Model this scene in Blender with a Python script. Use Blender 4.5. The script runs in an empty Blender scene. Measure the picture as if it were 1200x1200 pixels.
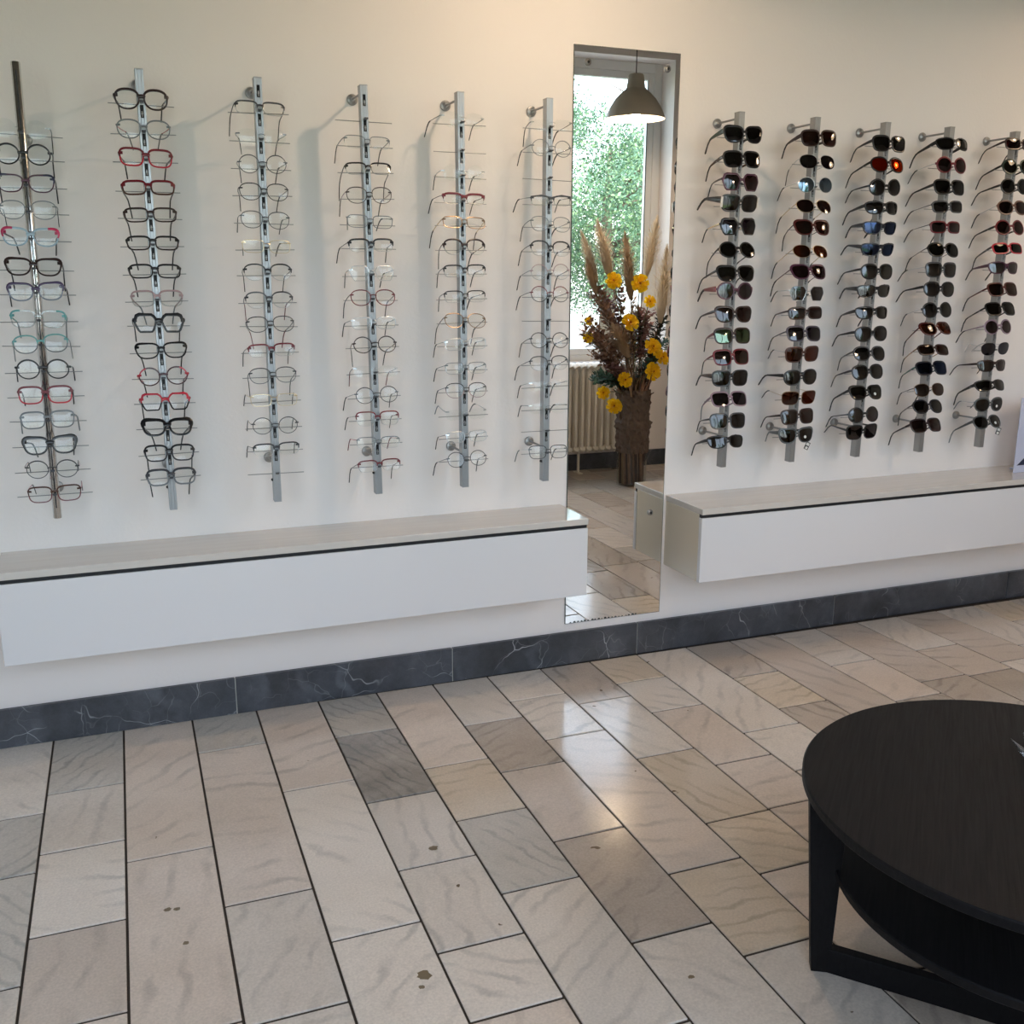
import bpy, math, random
from mathutils import Vector, Matrix
C = bpy.context.scene
random.seed(7)
PI = math.pi
# ------------------------------------------------------------------ camera, world, sun, exposure
YAW, PITCH, ROLL, FOCAL = .376251, .233687, .003161, 35.2366
def camera():
    f = Vector((math.sin(YAW)*math.cos(PITCH), math.cos(YAW)*math.cos(PITCH), -math.sin(PITCH)))
    r = Vector((math.cos(YAW), -math.sin(YAW), 0)); u = r.cross(f)
    c, s = math.cos(ROLL), math.sin(ROLL)
    r2 = r*c + u*s; u2 = u*c - r*s
    m = Matrix(((r2.x, u2.x, -f.x, 0), (r2.y, u2.y, -f.y, 0), (r2.z, u2.z, -f.z, 1.38), (0, 0, 0, 1)))
    cd = bpy.data.cameras.new('camera'); cd.lens = FOCAL; cd.sensor_width = 36; cd.clip_start = .02; cd.clip_end = 400
    o = bpy.data.objects.new('camera', cd); C.collection.objects.link(o); o.matrix_world = m; C.camera = o
camera()
C.view_settings.exposure = .82
SKY, SUN, P_SEEN, P_WALL, P_WALL2 = 7.0, 2.1, 13, 10, 4
C.view_settings.view_transform = 'Standard'; C.view_settings.look = 'None'
C.cycles.use_denoising = True
C.cycles.max_bounces = 10; C.cycles.diffuse_bounces = 6; C.cycles.glossy_bounces = 6
C.cycles.transmission_bounces = 8; C.cycles.transparent_max_bounces = 32
C.cycles.caustics_reflective = False; C.cycles.caustics_refractive = False
C.cycles.sample_clamp_indirect = 6
# daylight: hazy summer sky behind the building's window side, sun on the far side of the house
world = bpy.data.worlds.new('sky'); C.world = world; world.use_nodes = True
_n = world.node_tree; _n.nodes.clear()
_o = _n.nodes.new('ShaderNodeOutputWorld'); _b = _n.nodes.new('ShaderNodeBackground'); _s = _n.nodes.new('ShaderNodeTexSky')
_s.sky_type = 'NISHITA'; _s.sun_disc = False; _s.sun_elevation = math.radians(48); _s.sun_rotation = math.radians(-20); _s.air_density = 1.; _s.dust_density = 2.
_m = _n.nodes.new('ShaderNodeMix'); _m.data_type = 'RGBA'; _m.inputs[0].default_value = .55; _m.inputs[7].default_value = (.47, .46, .51, 1)
_g = _n.nodes.new('ShaderNodeVectorMath'); _g.operation = 'SCALE'; _g.inputs['Scale'].default_value = .12
_n.links.new(_s.outputs[0], _g.inputs[0]); _n.links.new(_g.outputs[0], _m.inputs[6]); _n.links.new(_m.outputs[2], _b.inputs['Color'])
_b.inputs['Strength'].default_value = SKY; _n.links.new(_b.outputs[0], _o.inputs['Surface'])
_l = bpy.data.lights.new('sun', 'SUN'); _l.energy = SUN; _l.angle = math.radians(1.5); _l.color = (1, .95, .87)
_so = bpy.data.objects.new('sun', _l); C.collection.objects.link(_so); _so.rotation_euler = (math.radians(-50), 0, math.radians(18))
for _x, _w in ((2.645, 2.1), (-.625, 3.05)):      # portals: they only guide sampling of the sky through the two windows
    _l = bpy.data.lights.new('portal', 'AREA'); _l.shape = 'RECTANGLE'; _l.size = _w; _l.size_y = 2.0; _l.cycles.is_portal = True
    _p = bpy.data.objects.new('portal', _l); C.collection.objects.link(_p); _p.location = (_x, -.50, 1.77); _p.rotation_euler = (math.radians(90), 0, 0)
PAIRS = [  # rail, height of the bridge, drop of the temples in degrees, fold, shape, rim, rim mm, colours (top, bottom, lens, temple, tip), temple mm, words
 (0, 1.7322, 4, 0.004, "round", "rimless", 1.0, "clear", "clear", "Lclear", "grey", "black", 1.4, "clear rimless"),
 (0, 1.6712, 5, 0.004, "round", "full", 2.5, "black", "black", "Lclear", "dkgrey", "black", 3.125, "black round"),
 (0, 1.6032, 6, -0.002, "cat", "full", 2.2, "navy", "plum", "Lclear", "dkbrown", "black", 2.75, "navy and plum"),
 (0, 1.5386, 3, 0.004, "panto", "full", 1.6, "grey", "grey", "Lclear", "grey", "black", 1.4, "thin grey"),
 (0, 1.4712, 7, 0.025, "cat", "full", 3.0, "pink", "paleblue", "Lclear", "plum", "black", 3.75, "pink-cornered pale blue"),
 (0, 1.3964, 16, 0.004, "cat", "full", 3.0, "dkbrown", "dkbrown", "Lclear", "dkbrown", "black", 3.75, "dark brown"),
 (0, 1.3338, 6, -0.005, "cat", "full", 3.0, "purple", "greyblue", "Lclear", "purple", "black", 3.75, "purple-browed"),
 (0, 1.2638, 12, 0.01, "square", "full", 2.5, "teal", "clear", "Lclear", "teal", "grey", 3.125, "clear teal"),
 (0, 1.1997, 10, -0.008, "panto", "full", 2.0, "teal", "grey", "Lclear", "grey", "grey", 1.4, "grey and teal"),
 (0, 1.1304, 5, -0.008, "round", "full", 2.5, "black", "black", "Lclear", "black", "black", 3.125, "black round"),
 (0, 1.0648, 6, 0.007, "square", "full", 3.0, "darkred", "red", "Lclear", "darkred", "black", 3.75, "bright red"),
 (0, 0.9984, 10, -0.008, "square", "full", 2.5, "grey", "grey", "Lclear", "grey", "grey", 3.125, "translucent grey"),
 (0, 0.9289, 11, 0.022, "cat", "full", 4.0, "black", "black", "Lclear", "black", "black", 5.0, "black cat-eye"),
 (0, 0.861, 0, 0.007, "round", "full", 1.8, "dkgrey", "dkgrey", "Lclear", "rose", "black", 1.4, "thin dark round"),
 (0, 0.7947, -2, 0.007, "square", "full", 2.0, "brown", "darkred", "Lclear", "pinkm", "black", 1.4, "dark red square"),
 (1, 1.8213, 3, 0.019, "panto", "full", 3.5, "dkbrown", "dkbrown", "Lclear", "dkbrown", "black", 4.375, "large brown"),
 (1, 1.7482, 4, 0.04, "panto", "full", 2.0, "grey", "grey", "Lclear", "red", "black", 1.4, "grey with red temples"),
 (1, 1.6775, 7, 0.022, "square", "full", 3.0, "darkred", "red", "Lclear", "dkbrown", "black", 3.75, "red square"),
 (1, 1.6024, 19, 0.019, "rect", "full", 3.0, "darkred", "brown", "Lclear", "dkbrown", "black", 3.75, "dark red rectangular"),
 (1, 1.5329, 15, 0.019, "rect", "full", 2.5, "dkbrown", "dkbrown", "Lclear", "dkbrown", "black", 3.125, "dark brown rectangular"),
 (1, 1.4604, 18, 0.025, "rect", "full", 2.5, "black", "dkbrown", "Lclear", "black", "black", 3.125, "black rectangular"),
 (1, 1.3869, 18, 0.022, "rect", "full", 2.5, "black", "black", "Lclear", "black", "black", 3.125, "plain black rectangular"),
 (1, 1.3148, 20, 0.037, "square", "full", 2.5, "rose", "clear", "Lclear", "rose", "grey", 3.125, "translucent rose"),
 (1, 1.2486, 12, 0.01, "hex", "full", 4.5, "black", "black", "Lclear", "black", "black", 5.625, "bold black six-sided"),
 (1, 1.1748, 23, 0.022, "cat", "full", 2.5, "black", "black", "Lclear", "dkgrey", "black", 3.125, "black soft cat-eye"),
 (1, 1.1023, 16, 0.022, "round", "full", 2.2, "red", "dkred2", "Lclear", "red", "black", 2.75, "red-cornered round"),
 (1, 1.0337, 15, 0.013, "hex", "full", 3.0, "red", "black", "Lclear", "black", "black", 3.75, "red-topped angular black"),
 (1, 0.962, 26, 0.037, "cat", "full", 4.5, "black", "black", "Lclear", "dkgrey", "black", 5.625, "bold black cat-eye"),
 (1, 0.8893, 20, 0.007, "square", "full", 3.0, "black", "dkgrey", "Lclear", "black", "black", 3.75, "black square"),
 (1, 0.8207, 22, 0.019, "square", "full", 3.5, "dkgrey", "grey", "Lclear", "dkgrey", "black", 4.375, "dark grey square"),
 (2, 1.8174, 14, 0.001, "rect", "semi", 2.0, "dkgrey", "clear", "Lclear", "black", "black", 1.4, "big half-rim dark"),
 (2, 1.7432, 1, 0.022, "panto", "rimless", 1.0, "grey", "clear", "Lclear", "grey", "black", 1.4, "rimless thin"),
 (2, 1.6714, 3, 0.022, "round", "full", 1.6, "dkgrey", "dkgrey", "Lclear", "grey", "black", 1.4, "thin dark round"),
 (2, 1.601, 7, 0.019, "panto", "full", 1.6, "black", "black", "Lclear", "dkgrey", "black", 1.4, "thin black soft-cornered"),
 (2, 1.5263, 1, 0.01, "panto", "full", 1.5, "dkgrey", "dkgrey", "Lclear", "dkgrey", "black", 1.4, "fine dark grey"),
 (2, 1.4553, -2, 0.025, "rect", "full", 1.3, "goldm", "goldm", "Lclear", "goldm", "black", 1.4, "fine gold"),
 (2, 1.3847, 11, 0.013, "panto", "semi", 2.0, "black", "clear", "Lclear", "dkgrey", "black", 1.4, "dark half-rim"),
 (2, 1.3085, 14, 0.013, "panto", "semi", 2.0, "dkgrey", "clear", "Lclear", "grey", "darkred", 1.4, "half-rim with dark red tips"),
 (2, 1.2421, 21, 0.031, "panto", "full", 1.5, "dkgrey", "dkgrey", "Lclear", "grey", "darkred", 1.4, "thin with dark red tips"),
 (2, 1.1677, 10, 0.001, "rect", "semi", 2.4, "darkred", "clear", "Lclear", "dkgrey", "black", 1.4, "dark red half-rim"),
 (2, 1.0973, 20, 0.01, "panto", "full", 1.5, "dkgrey", "grey", "Lclear", "dkgrey", "black", 1.4, "thin dark wide"),
 (2, 1.0261, 1, -0.008, "rect", "full", 1.3, "goldm", "goldm", "Lclear", "goldm", "black", 1.4, "small fine gold"),
 (2, 0.9491, 0, 0.001, "round", "full", 1.6, "dkgrey", "dkgrey", "Lclear", "grey", "black", 1.4, "thin round"),
 (2, 0.8812, 5, -0.005, "rect", "semi", 2.2, "dkgrey", "clear", "Lclear", "dkgrey", "black", 1.4, "small dark half-rim"),
 (3, 1.744, 8, 0.001, "rect", "semi", 1.2, "grey", "clear", "Lclear", "grey", "black", 1.4, "light grey half-rim"),
 (3, 1.6729, 23, 0.001, "rect", "semi", 2.0, "black", "clear", "Lclear", "dkgrey", "black", 1.4, "black half-rim"),
 (3, 1.6009, 10, 0.01, "panto", "full", 1.5, "dkbrown", "dkbrown", "Lclear", "rose", "black", 1.4, "thin brown"),
 (3, 1.528, -4, 0.025, "rect", "full", 1.5, "grey", "grey", "Lclear", "dkgrey", "black", 1.4, "grey rectangular"),
 (3, 1.4615, 8, -0.008, "rect", "semi", 2.6, "black", "clear", "Lclear", "dkgrey", "black", 1.4, "bold black half-rim"),
 (3, 1.3834, 6, 0.013, "hex", "full", 1.3, "silver", "silver", "Lclear", "grey", "black", 1.4, "thin silver six-sided"),
 (3, 1.314, 15, 0.004, "panto", "full", 1.8, "darkred", "darkred", "Lclear", "dkgrey", "black", 1.4, "thin dark red"),
 (3, 1.2402, 7, 0.001, "rect", "full", 1.3, "silver", "silver", "Lclear", "grey", "black", 1.4, "silver rectangular"),
 (3, 1.1755, 18, 0.022, "round", "full", 1.8, "dkbrown", "black", "Lclear", "dkbrown", "black", 1.4, "brown round"),
 (3, 1.0988, 12, 0.01, "rect", "rimless", 1.0, "silver", "clear", "Lclear", "dkgrey", "darkred", 1.4, "rimless with dark red tips"),
 (3, 1.0262, 11, -0.008, "round", "full", 1.6, "dkgrey", "dkgrey", "Lclear", "grey", "black", 1.4, "thin dark grey round"),
 (3, 0.9567, 9, -0.005, "square", "semi", 2.0, "darkred", "darkred", "Lclear", "dkbrown", "black", 1.4, "dark red narrow"),
 (3, 0.8838, 6, 0.004, "rect", "semi", 1.4, "grey", "silver", "Lclear", "red", "darkred", 1.4, "half-rim with red temples"),
 (3, 0.8127, 18, -0.002, "rect", "semi", 2.0, "darkred", "clear", "Lclear", "dkgrey", "black", 1.4, "curved dark red half-rim"),
 (4, 1.8187, 3, -0.005, "panto", "rimless", 1.0, "silver", "silver", "Lclear", "grey", "black", 1.4, "rimless silver"),
 (4, 1.6696, 3, 0.01, "round", "rimless", 1.0, "silver", "clear", "Lclear", "silver", "black", 1.4, "rimless round"),
 (4, 1.5974, 3, 0.001, "rect", "brow", 3.0, "darkred", "clear", "Lclear", "dkbrown", "black", 1.4, "narrow dark red browline"),
 (4, 1.5316, 20, -0.005, "rect", "full", 1.6, "goldbr", "goldbr", "Lclear", "goldm", "dkbrown", 1.4, "brown-gold rectangular"),
 (4, 1.4603, 15, 0.022, "panto", "semi", 2.6, "dkbrown", "dkbrown", "Lclear", "dkbrown", "black", 1.4, "dark brown browline"),
 (4, 1.3906, 9, 0.013, "rect", "semi", 2.0, "black", "goldm", "Lclear", "dkgrey", "black", 1.4, "black half-rim"),
 (4, 1.3151, 8, 0.022, "rect", "semi", 1.8, "black", "clear", "Lclear", "dkgrey", "black", 1.4, "dark half-rim"),
 (4, 1.2439, 22, 0.007, "panto", "full", 1.5, "goldbr", "goldbr", "Lclear", "dkgrey", "black", 1.4, "thin brown-gold"),
 (4, 1.1732, 8, 0.001, "rect", "full", 1.2, "silver", "silver", "Lclear", "grey", "black", 1.4, "thin silver"),
 (4, 1.0998, 10, 0.004, "rect", "full", 1.3, "grey", "silver", "Lclear", "grey", "black", 1.4, "grey metal"),
 (4, 1.0315, 11, 0.007, "panto", "full", 1.5, "black", "rose", "Lclear", "dkgrey", "black", 1.4, "black-topped thin"),
 (4, 0.9563, -6, 0.01, "rect", "rimless", 1.0, "silver", "clear", "Lclear", "silver", "grey", 1.4, "nearly invisible rimless"),
 (4, 0.8865, 12, 0.001, "rect", "full", 1.2, "silver", "silver", "Lclear", "grey", "black", 1.4, "silver narrow"),
 (4, 0.8132, 16, -0.008, "round", "full", 1.4, "dkgrey", "dkgrey", "Lclear", "grey", "black", 1.4, "thin oval"),
 (5, 1.8197, 8, 0.022, "rect", "rimless", 1.0, "clear", "clear", "Lclear", "dkgrey", "black", 1.4, "rimless with dark temples"),
 (5, 1.7515, 4, 0.01, "round", "full", 1.4, "grey", "grey", "Lclear", "dkgrey", "black", 1.4, "thin grey round"),
 (5, 1.6004, -1, -0.008, "rect", "brow", 2.0, "dkgrey", "clear", "Lclear", "dkgrey", "black", 1.4, "crooked dark grey half-rim"),
 (5, 1.5324, 9, 0.019, "panto", "full", 1.2, "grey", "grey", "Lclear", "grey", "black", 1.4, "thin grey oval"),
 (5, 1.4586, 10, 0.01, "panto", "semi", 2.2, "black", "clear", "Lclear", "dkgrey", "black", 1.4, "black half-rim"),
 (5, 1.3866, 10, 0.001, "round", "full", 1.3, "rose", "silver", "Lclear", "grey", "black", 1.4, "thin round"),
 (5, 1.319, 9, 0.01, "round", "full", 1.6, "darkred", "dkgrey", "Lclear", "dkgrey", "black", 1.4, "dark red round"),
 (5, 1.1765, 13, 0.013, "round", "full", 1.6, "black", "black", "Lclear", "dkgrey", "black", 1.4, "black round blue-glinting"),
 (5, 1.1068, 15, 0.001, "panto", "semi", 1.8, "dkgrey", "clear", "Lclear", "dkgrey", "black", 1.4, "dark grey half-rim"),
 (5, 1.0364, 10, 0.01, "rect", "rimless", 1.0, "silver", "clear", "Lclear", "grey", "black", 1.4, "rimless pale"),
 (5, 0.9625, 6, 0.013, "rect", "rimless", 1.0, "clear", "clear", "Lclear", "dkgrey", "black", 1.4, "clear rimless narrow"),
 (5, 0.8207, 10, 0.001, "square", "full", 1.6, "dkgrey", "dkgrey", "Lclear", "silver", "grey", 1.4, "thin square"),
 (6, 1.8272, 9, 0.01, "cat", "full", 3.2, "black", "black", "Lblack", "dkgreen", "black", 10.0, "black with wide green temples"),
 (6, 1.7507, 13, 0.016, "square", "full", 3.2, "black", "black", "Lblack", "tort", "black", 7.0, "square black with tortoiseshell temples"),
 (6, 1.6787, 5, 0.034, "hex", "full", 3.2, "plum", "plum", "Lbrown", "dkbrown", "black", 4.0, "plum six-sided brown-lensed"),
 (6, 1.6115, -6, -0.005, "square", "full", 3.2, "black", "black", "Lblack", "black", "black", 12.0, "black with white side panels"),
 (6, 1.5381, 8, 0.016, "hex", "full", 3.2, "black", "black", "Lpurple", "goldm", "black", 4.0, "black eight-sided with gold temples"),
 (6, 1.4612, 26, 0.022, "round", "full", 3.2, "black", "black", "Lblack", "dkgrey", "black", 3.0, "plain black round"),
 (6, 1.3863, 17, 0.001, "cat", "full", 3.2, "black", "black", "Lblack", "black", "black", 5.0, "black cat-eye"),
 (6, 1.3261, 2, 0.013, "round", "full", 3.2, "plum", "plum", "Lpurple", "redpat", "black", 11.0, "plum round with pink-red temples"),
 (6, 1.2511, 12, 0.004, "cat", "full", 3.2, "dkbrown", "dkbrown", "Lbrown", "dkbrown", "black", 6.0, "dark brown cat-eye"),
 (6, 1.1798, 14, 0.037, "square", "full", 3.2, "dkbrown", "dkbrown", "Lgreen", "redpat", "black", 6.0, "green-lensed with red temples"),
 (6, 1.1077, 17, 0.034, "square", "full", 3.2, "darkred", "darkred", "Lbrown", "darkred", "black", 4.0, "dark red square"),
 (6, 1.0349, 3, 0.016, "square", "full", 3.2, "black", "black", "Lblack", "tort", "black", 9.0, "large black square"),
 (6, 0.9644, 25, 0.028, "square", "full", 3.2, "mauve", "mauve", "Lpurple", "mauve", "grey", 5.0, "translucent mauve"),
 (6, 0.8872, 11, 0.028, "square", "full", 3.2, "dkgrey", "dkgrey", "Lblack", "black", "black", 4.0, "dark grey square"),
 (6, 0.8152, 16, 0.013, "wrap", "full", 2.5, "black", "black", "Lblack", "black", "black", 7.0, "black flat-topped wraparound"),
 (7, 1.8303, 10, 0.016, "square", "full", 3.2, "dkbrown", "dkbrown", "Lbrown", "dkbrown", "black", 8.0, "dark brown square"),
 (7, 1.7551, 17, 0.037, "panto", "semi", 1.2, "silver", "silver", "Lpurple", "silver", "black", 1.5, "purple-lensed silver"),
 (7, 1.6779, 5, 0.013, "round", "full", 1.2, "silver", "silver", "Lblue", "silver", "black", 1.5, "mirrored silver round"),
 (7, 1.6112, 26, 0.001, "panto", "full", 1.2, "goldm", "goldm", "Lplum", "goldm", "black", 1.5, "plum-lensed gold wire"),
 (7, 1.541, 22, 0.037, "cat", "full", 3.2, "brownred", "brownred", "Lbrown", "dkbrown", "black", 2.0, "reddish brown cat-eye"),
 (7, 1.4617, 29, -0.005, "panto", "full", 1.2, "goldm", "goldm", "Lamber", "goldm", "black", 1.5, "amber-lensed gold wire"),
 (7, 1.393, 26, -0.002, "cat", "full", 3.2, "plum", "plum", "Lplum", "plum", "black", 2.0, "plum cat-eye"),
 (7, 1.3193, 2, 0.019, "hex", "full", 1.2, "silver", "silver", "Lpurple", "silver", "black", 2.0, "grey six-sided metal"),
 (7, 1.2523, 9, 0.022, "rect", "full", 3.2, "dkbrown", "dkbrown", "Lbrown", "dkbrown", "black", 4.0, "small brown rectangular"),
 (7, 1.1817, 16, 0.016, "square", "full", 3.2, "greyp", "greyp", "Lpurple", "dkgrey", "black", 3.0, "grey-purple square"),
 (7, 1.1089, -2, 0.025, "square", "full", 3.2, "brown", "brown", "Lamber", "silver", "black", 1.5, "brown square wire"),
 (7, 1.028, 3, -0.008, "panto", "full", 3.2, "black", "black", "Lblack", "black", "black", 7.0, "black rounded thick-templed"),
 (7, 0.9553, -6, 0.013, "square", "full", 1.2, "goldbr", "goldbr", "Lamber", "goldm", "black", 1.5, "bronze square wire"),
 (7, 0.8881, 10, 0.013, "square", "full", 3.2, "dkbrown", "dkbrown", "Lbrown", "dkbrown", "black", 5.0, "dark brown small square"),
 (7, 0.8203, 6, 0.031, "cat", "full", 3.2, "greyf", "greyf", "Lblack", "greyf", "grey", 8.0, "translucent grey, price tag dangling"),
 (8, 1.8263, 9, 0.016, "square", "full", 3.2, "black", "black", "Lblack", "black", "black", 6.0, "thick black square"),
 (8, 1.7571, 18, -0.005, "panto", "full", 3.2, "black", "black", "Lred", "black", "black", 5.0, "orange-red mirrored"),
 (8, 1.6792, 5, 0.01, "round", "full", 3.2, "black", "black", "Lblack", "black", "black", 4.0, "round black"),
 (8, 1.6132, 10, 0.013, "wrap", "full", 2.5, "black", "black", "Lblack", "black", "black", 7.0, "black sport wrap"),
 (8, 1.5438, 0, 0.034, "wrap", "full", 2.5, "navyd", "navyd", "Lblue2", "navyd", "black", 9.0, "dark blue sport wrap"),
 (8, 1.4693, -5, 0.025, "wrap", "full", 2.5, "navyd", "navyd", "Lblue2", "navyd", "black", 8.0, "blue-lensed sport wrap"),
 (8, 1.3941, 7, 0.007, "panto", "full", 3.2, "black", "black", "Lgreen2", "black", "black", 5.0, "black with olive lenses"),
 (8, 1.3257, 0, 0.034, "wrap", "full", 2.5, "black", "black", "Lgreen2", "black", "black", 9.0, "black sport with green sheen"),
 (8, 1.2506, 11, 0.025, "wrap", "full", 2.5, "black", "black", "Lblack", "black", "black", 7.0, "plain black sport"),
 (8, 1.1749, 9, 0.004, "panto", "full", 3.2, "black", "black", "Lblack", "black", "black", 6.0, "black rounded"),
 (8, 1.1045, 18, 0.034, "panto", "full", 3.2, "dkgrey", "dkgrey", "Lblack", "dkgrey", "black", 4.0, "dark grey rounded"),
 (8, 1.0379, 15, 0.01, "panto", "full", 3.2, "black", "black", "Lblack", "navyd", "black", 5.0, "black with dark blue temples"),
 (8, 0.9635, 24, 0.007, "cat", "full", 3.2, "black", "black", "Lblack", "black", "black", 6.0, "black cat-eye, white dot sticker"),
 (8, 0.8783, 11, 0.007, "round", "full", 3.2, "black", "black", "Lpurple", "dkgrey", "black", 3.0, "black round purple-lensed"),
 (8, 0.8168, -4, 0.013, "square", "full", 3.2, "black", "black", "Lpurple", "dkgrey", "black", 5.0, "black square, folded low"),
 (9, 1.8399, 18, -0.002, "wrap", "full", 2.5, "black", "black", "Lblack", "black", "black", 8.0, "black thick-browed"),
 (9, 1.7646, 10, -0.005, "round", "full", 3.2, "darkred", "darkred", "Lplum", "silver", "black", 1.5, "thin dark red round"),
 (9, 1.6915, 14, -0.008, "square", "full", 3.2, "black", "black", "Lblack", "black", "black", 6.0, "black wide square"),
 (9, 1.6237, 11, -0.008, "rect", "full", 3.2, "dkgrey", "dkgrey", "Lblack", "dkgrey", "black", 2.0, "small dark narrow"),
 (9, 1.5523, 9, 0.007, "rect", "full", 3.2, "darkred", "darkred", "Lplum", "dkgrey", "black", 2.0, "oval plum-lensed thin"),
 (9, 1.4727, 22, 0.01, "panto", "full", 3.2, "black", "black", "Lblack", "dkgrey", "black", 2.0, "black teardrop thin"),
 (9, 1.4014, 6, -0.005, "square", "full", 3.2, "dkgrey", "dkgrey", "Lblack", "silver", "black", 1.5, "thin grey squarish"),
 (9, 1.3319, 9, -0.005, "panto", "full", 3.2, "black", "black", "Lblack", "black", "black", 6.0, "black rounded"),
 (9, 1.2547, 13, 0.016, "round", "full", 3.2, "black", "black", "Lblack", "silver", "black", 1.5, "round black wire"),
 (9, 1.1899, 37, 0.013, "cat", "full", 3.2, "brownred", "brownred", "Lamber", "brownred", "black", 3.0, "reddish brown cat-eye"),
 (9, 1.1113, 29, 0.019, "rect", "full", 3.2, "dkbrown", "dkbrown", "Lbrown", "goldbr", "black", 2.5, "dark brown rectangular"),
 (9, 1.0431, 25, 0.022, "square", "full", 3.2, "navyd", "navyd", "Lblue2", "tealf", "black", 4.0, "blue with green temples"),
 (9, 0.9618, 17, 0.034, "panto", "full", 1.2, "goldbr", "goldbr", "Lbrown", "dkgrey", "black", 2.0, "bronze wire brown-lensed"),
 (9, 0.8985, 26, 0.037, "panto", "full", 3.2, "navyd", "navyd", "Lblack", "dkgrey", "black", 3.0, "dark blue rounded"),
 (9, 0.8268, 27, -0.002, "square", "full", 3.2, "dkplum", "dkplum", "Lplum", "dkplum", "black", 5.0, "dark plum square"),
 (10, 1.8516, 12, 0.013, "rect", "full", 3.2, "dkbrown", "dkbrown", "Lplum", "dkbrown", "black", 5.0, "dark brown rectangular"),
 (10, 1.771, 17, 0.001, "round", "full", 3.2, "dkgreen", "dkgreen", "Lgreen2", "black", "black", 5.0, "dark green round"),
 (10, 1.7017, 12, 0.001, "round", "full", 3.2, "black", "black", "Lblack", "black", "black", 5.0, "black round"),
 (10, 1.6287, 17, 0.007, "panto", "full", 3.2, "brownt", "brownt", "Lplum", "silver", "black", 2.0, "translucent brown"),
 (10, 1.5551, 17, 0.001, "round", "full", 3.2, "darkred", "darkred", "Lbrown", "black", "black", 5.0, "deep red round"),
 (10, 1.4818, 23, 0.019, "rect", "full", 3.2, "red", "red", "Lblack", "dkgrey", "black", 5.0, "red-rimmed black"),
 (10, 1.4103, 7, 0.025, "wrap", "full", 2.5, "plum", "plum", "Lpurple", "plum", "black", 7.0, "plum wraparound"),
 (10, 1.3312, 24, -0.005, "square", "full", 3.2, "brownred", "brownred", "Lbrown", "brownred", "black", 4.0, "reddish brown square"),
 (10, 1.2584, 27, -0.005, "square", "full", 3.2, "black", "black", "Lblack", "black", "black", 4.0, "black square"),
 (10, 1.1882, 14, -0.005, "round", "full", 3.2, "mauve", "mauve", "Lplum", "mauve", "black", 3.0, "mauve-bridged round"),
 (10, 1.1073, -3, 0.061, "panto", "rimless", 1.2, "silver", "silver", "Lblue3", "silver", "silver", 1.5, "rimless blue-grey-lensed"),
 (10, 1.0427, 7, -0.002, "wrap", "full", 2.5, "dkbrown", "dkbrown", "Lplum", "dkbrown", "black", 5.0, "slim dark brown wrap"),
 (10, 0.9679, 25, 0.007, "wrap", "full", 2.5, "black", "black", "Lblack", "black", "black", 7.0, "black wide wrap"),
 (10, 0.8916, 2, 0.031, "panto", "full", 3.2, "greyf", "greyf", "Lblack", "silver", "grey", 2.0, "grey, round price sticker"),
 (10, 0.8246, 29, -0.005, "panto", "full", 3.2, "greyf", "greyf", "Lblack", "greyf", "grey", 6.0, "translucent grey, price tag dangling"),
]
EMPTY_PEGS = [(2, 0.8126), (3, 1.812), (4, 1.7411), (5, 1.6737), (5, 1.2455), (5, 0.8933)]
W = 3.113            # inner face of the display wall
YR = -.235           # inner face of the window wall
XL, XR, ZC = -3.0, 5.4, 3.05

# ------------------------------------------------------------------ materials
def lin(c):
    return tuple((v/12.92 if v <= .04045 else ((v+.055)/1.055)**2.4) for v in c)
def rgb(h):
    return lin(tuple(int(h[i:i+2], 16)/255 for i in (0, 2, 4)))+(1,)
MATS = {}
def mat(name, col, rough=.5, metal=0., spec=.5, bump=0, bscale=60, coat=0, noise=0, nscale=8):
    if name in MATS: return MATS[name]
    m = bpy.data.materials.new(name); m.use_nodes = True; nt = m.node_tree; b = nt.nodes['Principled BSDF']
    c = rgb(col) if isinstance(col, str) else col
    b.inputs['Base Color'].default_value = c; b.inputs['Roughness'].default_value = rough
    b.inputs['Metallic'].default_value = metal; b.inputs['Specular IOR Level'].default_value = spec
    b.inputs['Coat Weight'].default_value = coat
    tc = nt.nodes.new('ShaderNodeTexCoord')
    if bump:
        n = nt.nodes.new('ShaderNodeTexNoise'); n.inputs['Scale'].default_value = bscale; n.inputs['Detail'].default_value = 4
        bp = nt.nodes.new('ShaderNodeBump'); bp.inputs['Strength'].default_value = bump; bp.inputs['Distance'].default_value = .002
        nt.links.new(tc.outputs['Object'], n.inputs['Vector']); nt.links.new(n.outputs['Fac'], bp.inputs['Height'])
        nt.links.new(bp.outputs['Normal'], b.inputs['Normal'])
    if noise:
        n = nt.nodes.new('ShaderNodeTexNoise'); n.inputs['Scale'].default_value = nscale; n.inputs['Detail'].default_value = 5
        mx = nt.nodes.new('ShaderNodeMix'); mx.data_type = 'RGBA'
        mx.inputs[6].default_value = tuple(v*(1-noise) for v in c[:3])+(1,); mx.inputs[7].default_value = tuple(min(1, v*(1+noise)) for v in c[:3])+(1,)
        nt.links.new(tc.outputs['Object'], n.inputs['Vector']); nt.links.new(n.outputs['Fac'], mx.inputs[0]); nt.links.new(mx.outputs[2], b.inputs['Base Color'])
    MATS[name] = m
    return m
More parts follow.
